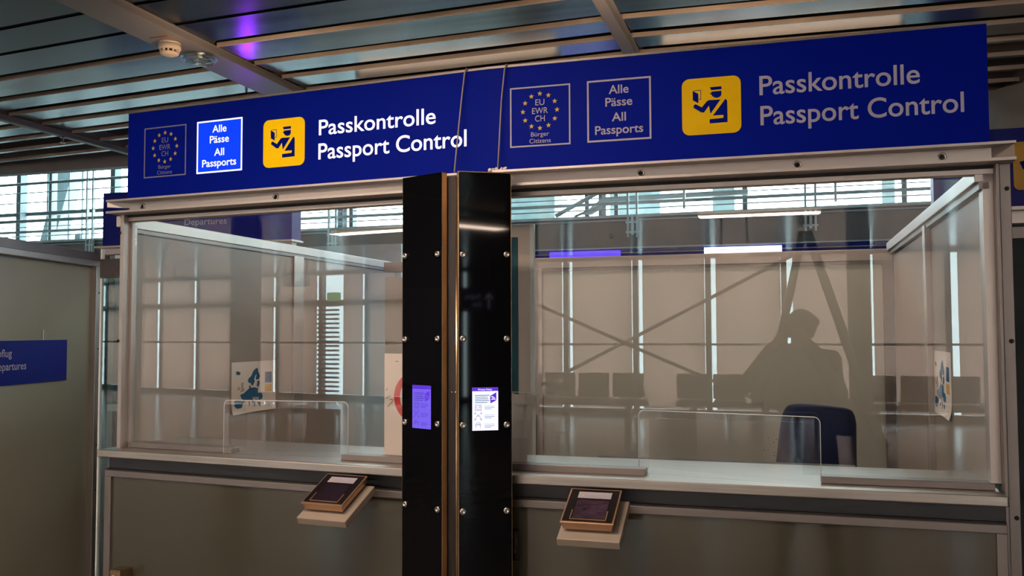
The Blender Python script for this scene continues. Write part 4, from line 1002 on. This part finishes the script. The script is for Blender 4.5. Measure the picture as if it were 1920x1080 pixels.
for sx in (-1, 1):
    limb(b, [(hx, -.27, 1.385), SH[sx]], [.085, .062]); limb(b, [SH[sx], EL[sx], WRI[sx]], [.056, .043, .028])
    w = Vector(WRI[sx]); pc = Vector((sx*.078, -.07, 1.585)) if sx > 0 else Vector((-.045, -.06, 1.562))
    limb(b, [w, (w+pc)/2, pc], [.027, .03, .026])
    for k in range(4):
        L_ = (.032, .037, .035, .027)[k]
        if sx > 0:
            a = pc+Vector((.006, .012, .022-.018*k)); f2 = a+Vector((-.004, L_*.8, .002)); f3 = f2+Vector((-.026, .008, 0)); f4 = f3+Vector((-.016, -.014, 0))
        else:
            a = pc+Vector((-.012+.002*k, .004+.013*k-.02, .004)); f2 = a+Vector((.012, .004, L_*.55)); f3 = f2+Vector((.024, 0, .008)); f4 = f3+Vector((.016, 0, -.006))
        limb(b, [a, f2, f3, f4], [.009, .0085, .008, .007], 8)
    th = pc+Vector((-sx*.008, -.016, .004)); limb(b, [th, th+Vector((-sx*.022, -.016, .012)), th+Vector((-sx*.044, -.008, .016))], [.011, .0095, .008], 8)
    kx = hx+sx*.13; limb(b, [(hx+sx*.09, -.30, .92), (kx, -.27, .50), (hx+sx*.17, -.32, .10)], [.088, .056, .038]); limb(b, [(hx+sx*.17, -.33, .06), (hx+sx*.19, -.18, .035)], [.04, .03])
o = b.build('body', 'skin', t); remesh(o, .006, 5)
hb = MB(); hb.ball((hx, hy-.028, hz+.06), .112, 22, (.90, .98, 1.0))
for k in range(60):
    a = random.uniform(0, 2*math.pi); e = random.uniform(.05, .7); hb.ball((hx+.102*math.cos(a)*math.cos(e), hy-.03+.105*math.sin(a)*math.cos(e)-(.02 if math.sin(a) > .3 else 0), hz+.05+.095*math.sin(e)), random.uniform(.014, .024), 8)
o = hb.build('hair', 'hair', t); remesh(o, .006, 3)
cb = MB()
limb(cb, [(hx, -.275, 1.38), (hx, -.285, 1.15), (hx, -.295, .95), (hx, -.30, .55)], [.145, .145, .16, .19])
for v in cb.v: v.x = hx+(v.x-hx)*1.22
for sx in (-1, 1):
    limb(cb, [(hx, -.27, 1.385), SH[sx]], [.10, .078]); e2 = Vector(EL[sx]); w2 = Vector(WRI[sx])
    limb(cb, [SH[sx], EL[sx], e2+(w2-e2)*.85], [.074, .062, .045])
cb.ball((hx+.26, -.30, 1.02), .11, 14, (1, .8, 1.2))
o = cb.build('coat', 'coat', t); remesh(o, .012, 6)
tb = MB()
for sx in (-1, 1): limb(tb, [(hx+sx*.09, -.30, .9), (hx+sx*.13, -.27, .50), (hx+sx*.17, -.32, .11)], [.098, .075, .062])
o = tb.build('trousers', 'trouser', t); remesh(o, .01, 4)
for sx in (-1, 1):
    sb = MB(); limb(sb, [(hx+sx*.17, -.35, .05), (hx+sx*.18, -.26, .045), (hx+sx*.195, -.14, .035)], [.046, .046, .036]); sb.v = [Vector((v.x, v.y, max(v.z, .002))) for v in sb.v]
    o = sb.build('shoe', 'shoe', t); remesh(o, .006, 3)
t = thing('photo_camera', 'black hand held camera raised to the eye of the mirrored person', 'camera', FW, (0, -.09, 1.6))
MB().box(-.068, .068, -.115, -.075, 1.552, 1.632).build('body', 'black', t, bev=.008, seg=3)
MB().box(-.022, .022, -.118, -.072, 1.63, 1.655).build('viewfinder_hump', 'black', t, bev=.006)
MB().box(.045, .07, -.1, -.055, 1.555, 1.625).build('grip', 'black', t, bev=.008)
MB().lathe((0, -.075, 1.6), (0, 1, 0), [(.036, 0), (.036, .02), (.033, .022), (.035, .045), (.03, .046)], 28).build('lens', 'black', t)
MB().lathe((0, -.03, 1.6), (0, 1, 0), [(.029, 0), (.02, .003), (0, .004)], 24).build('front_element', 'black_glass', t)
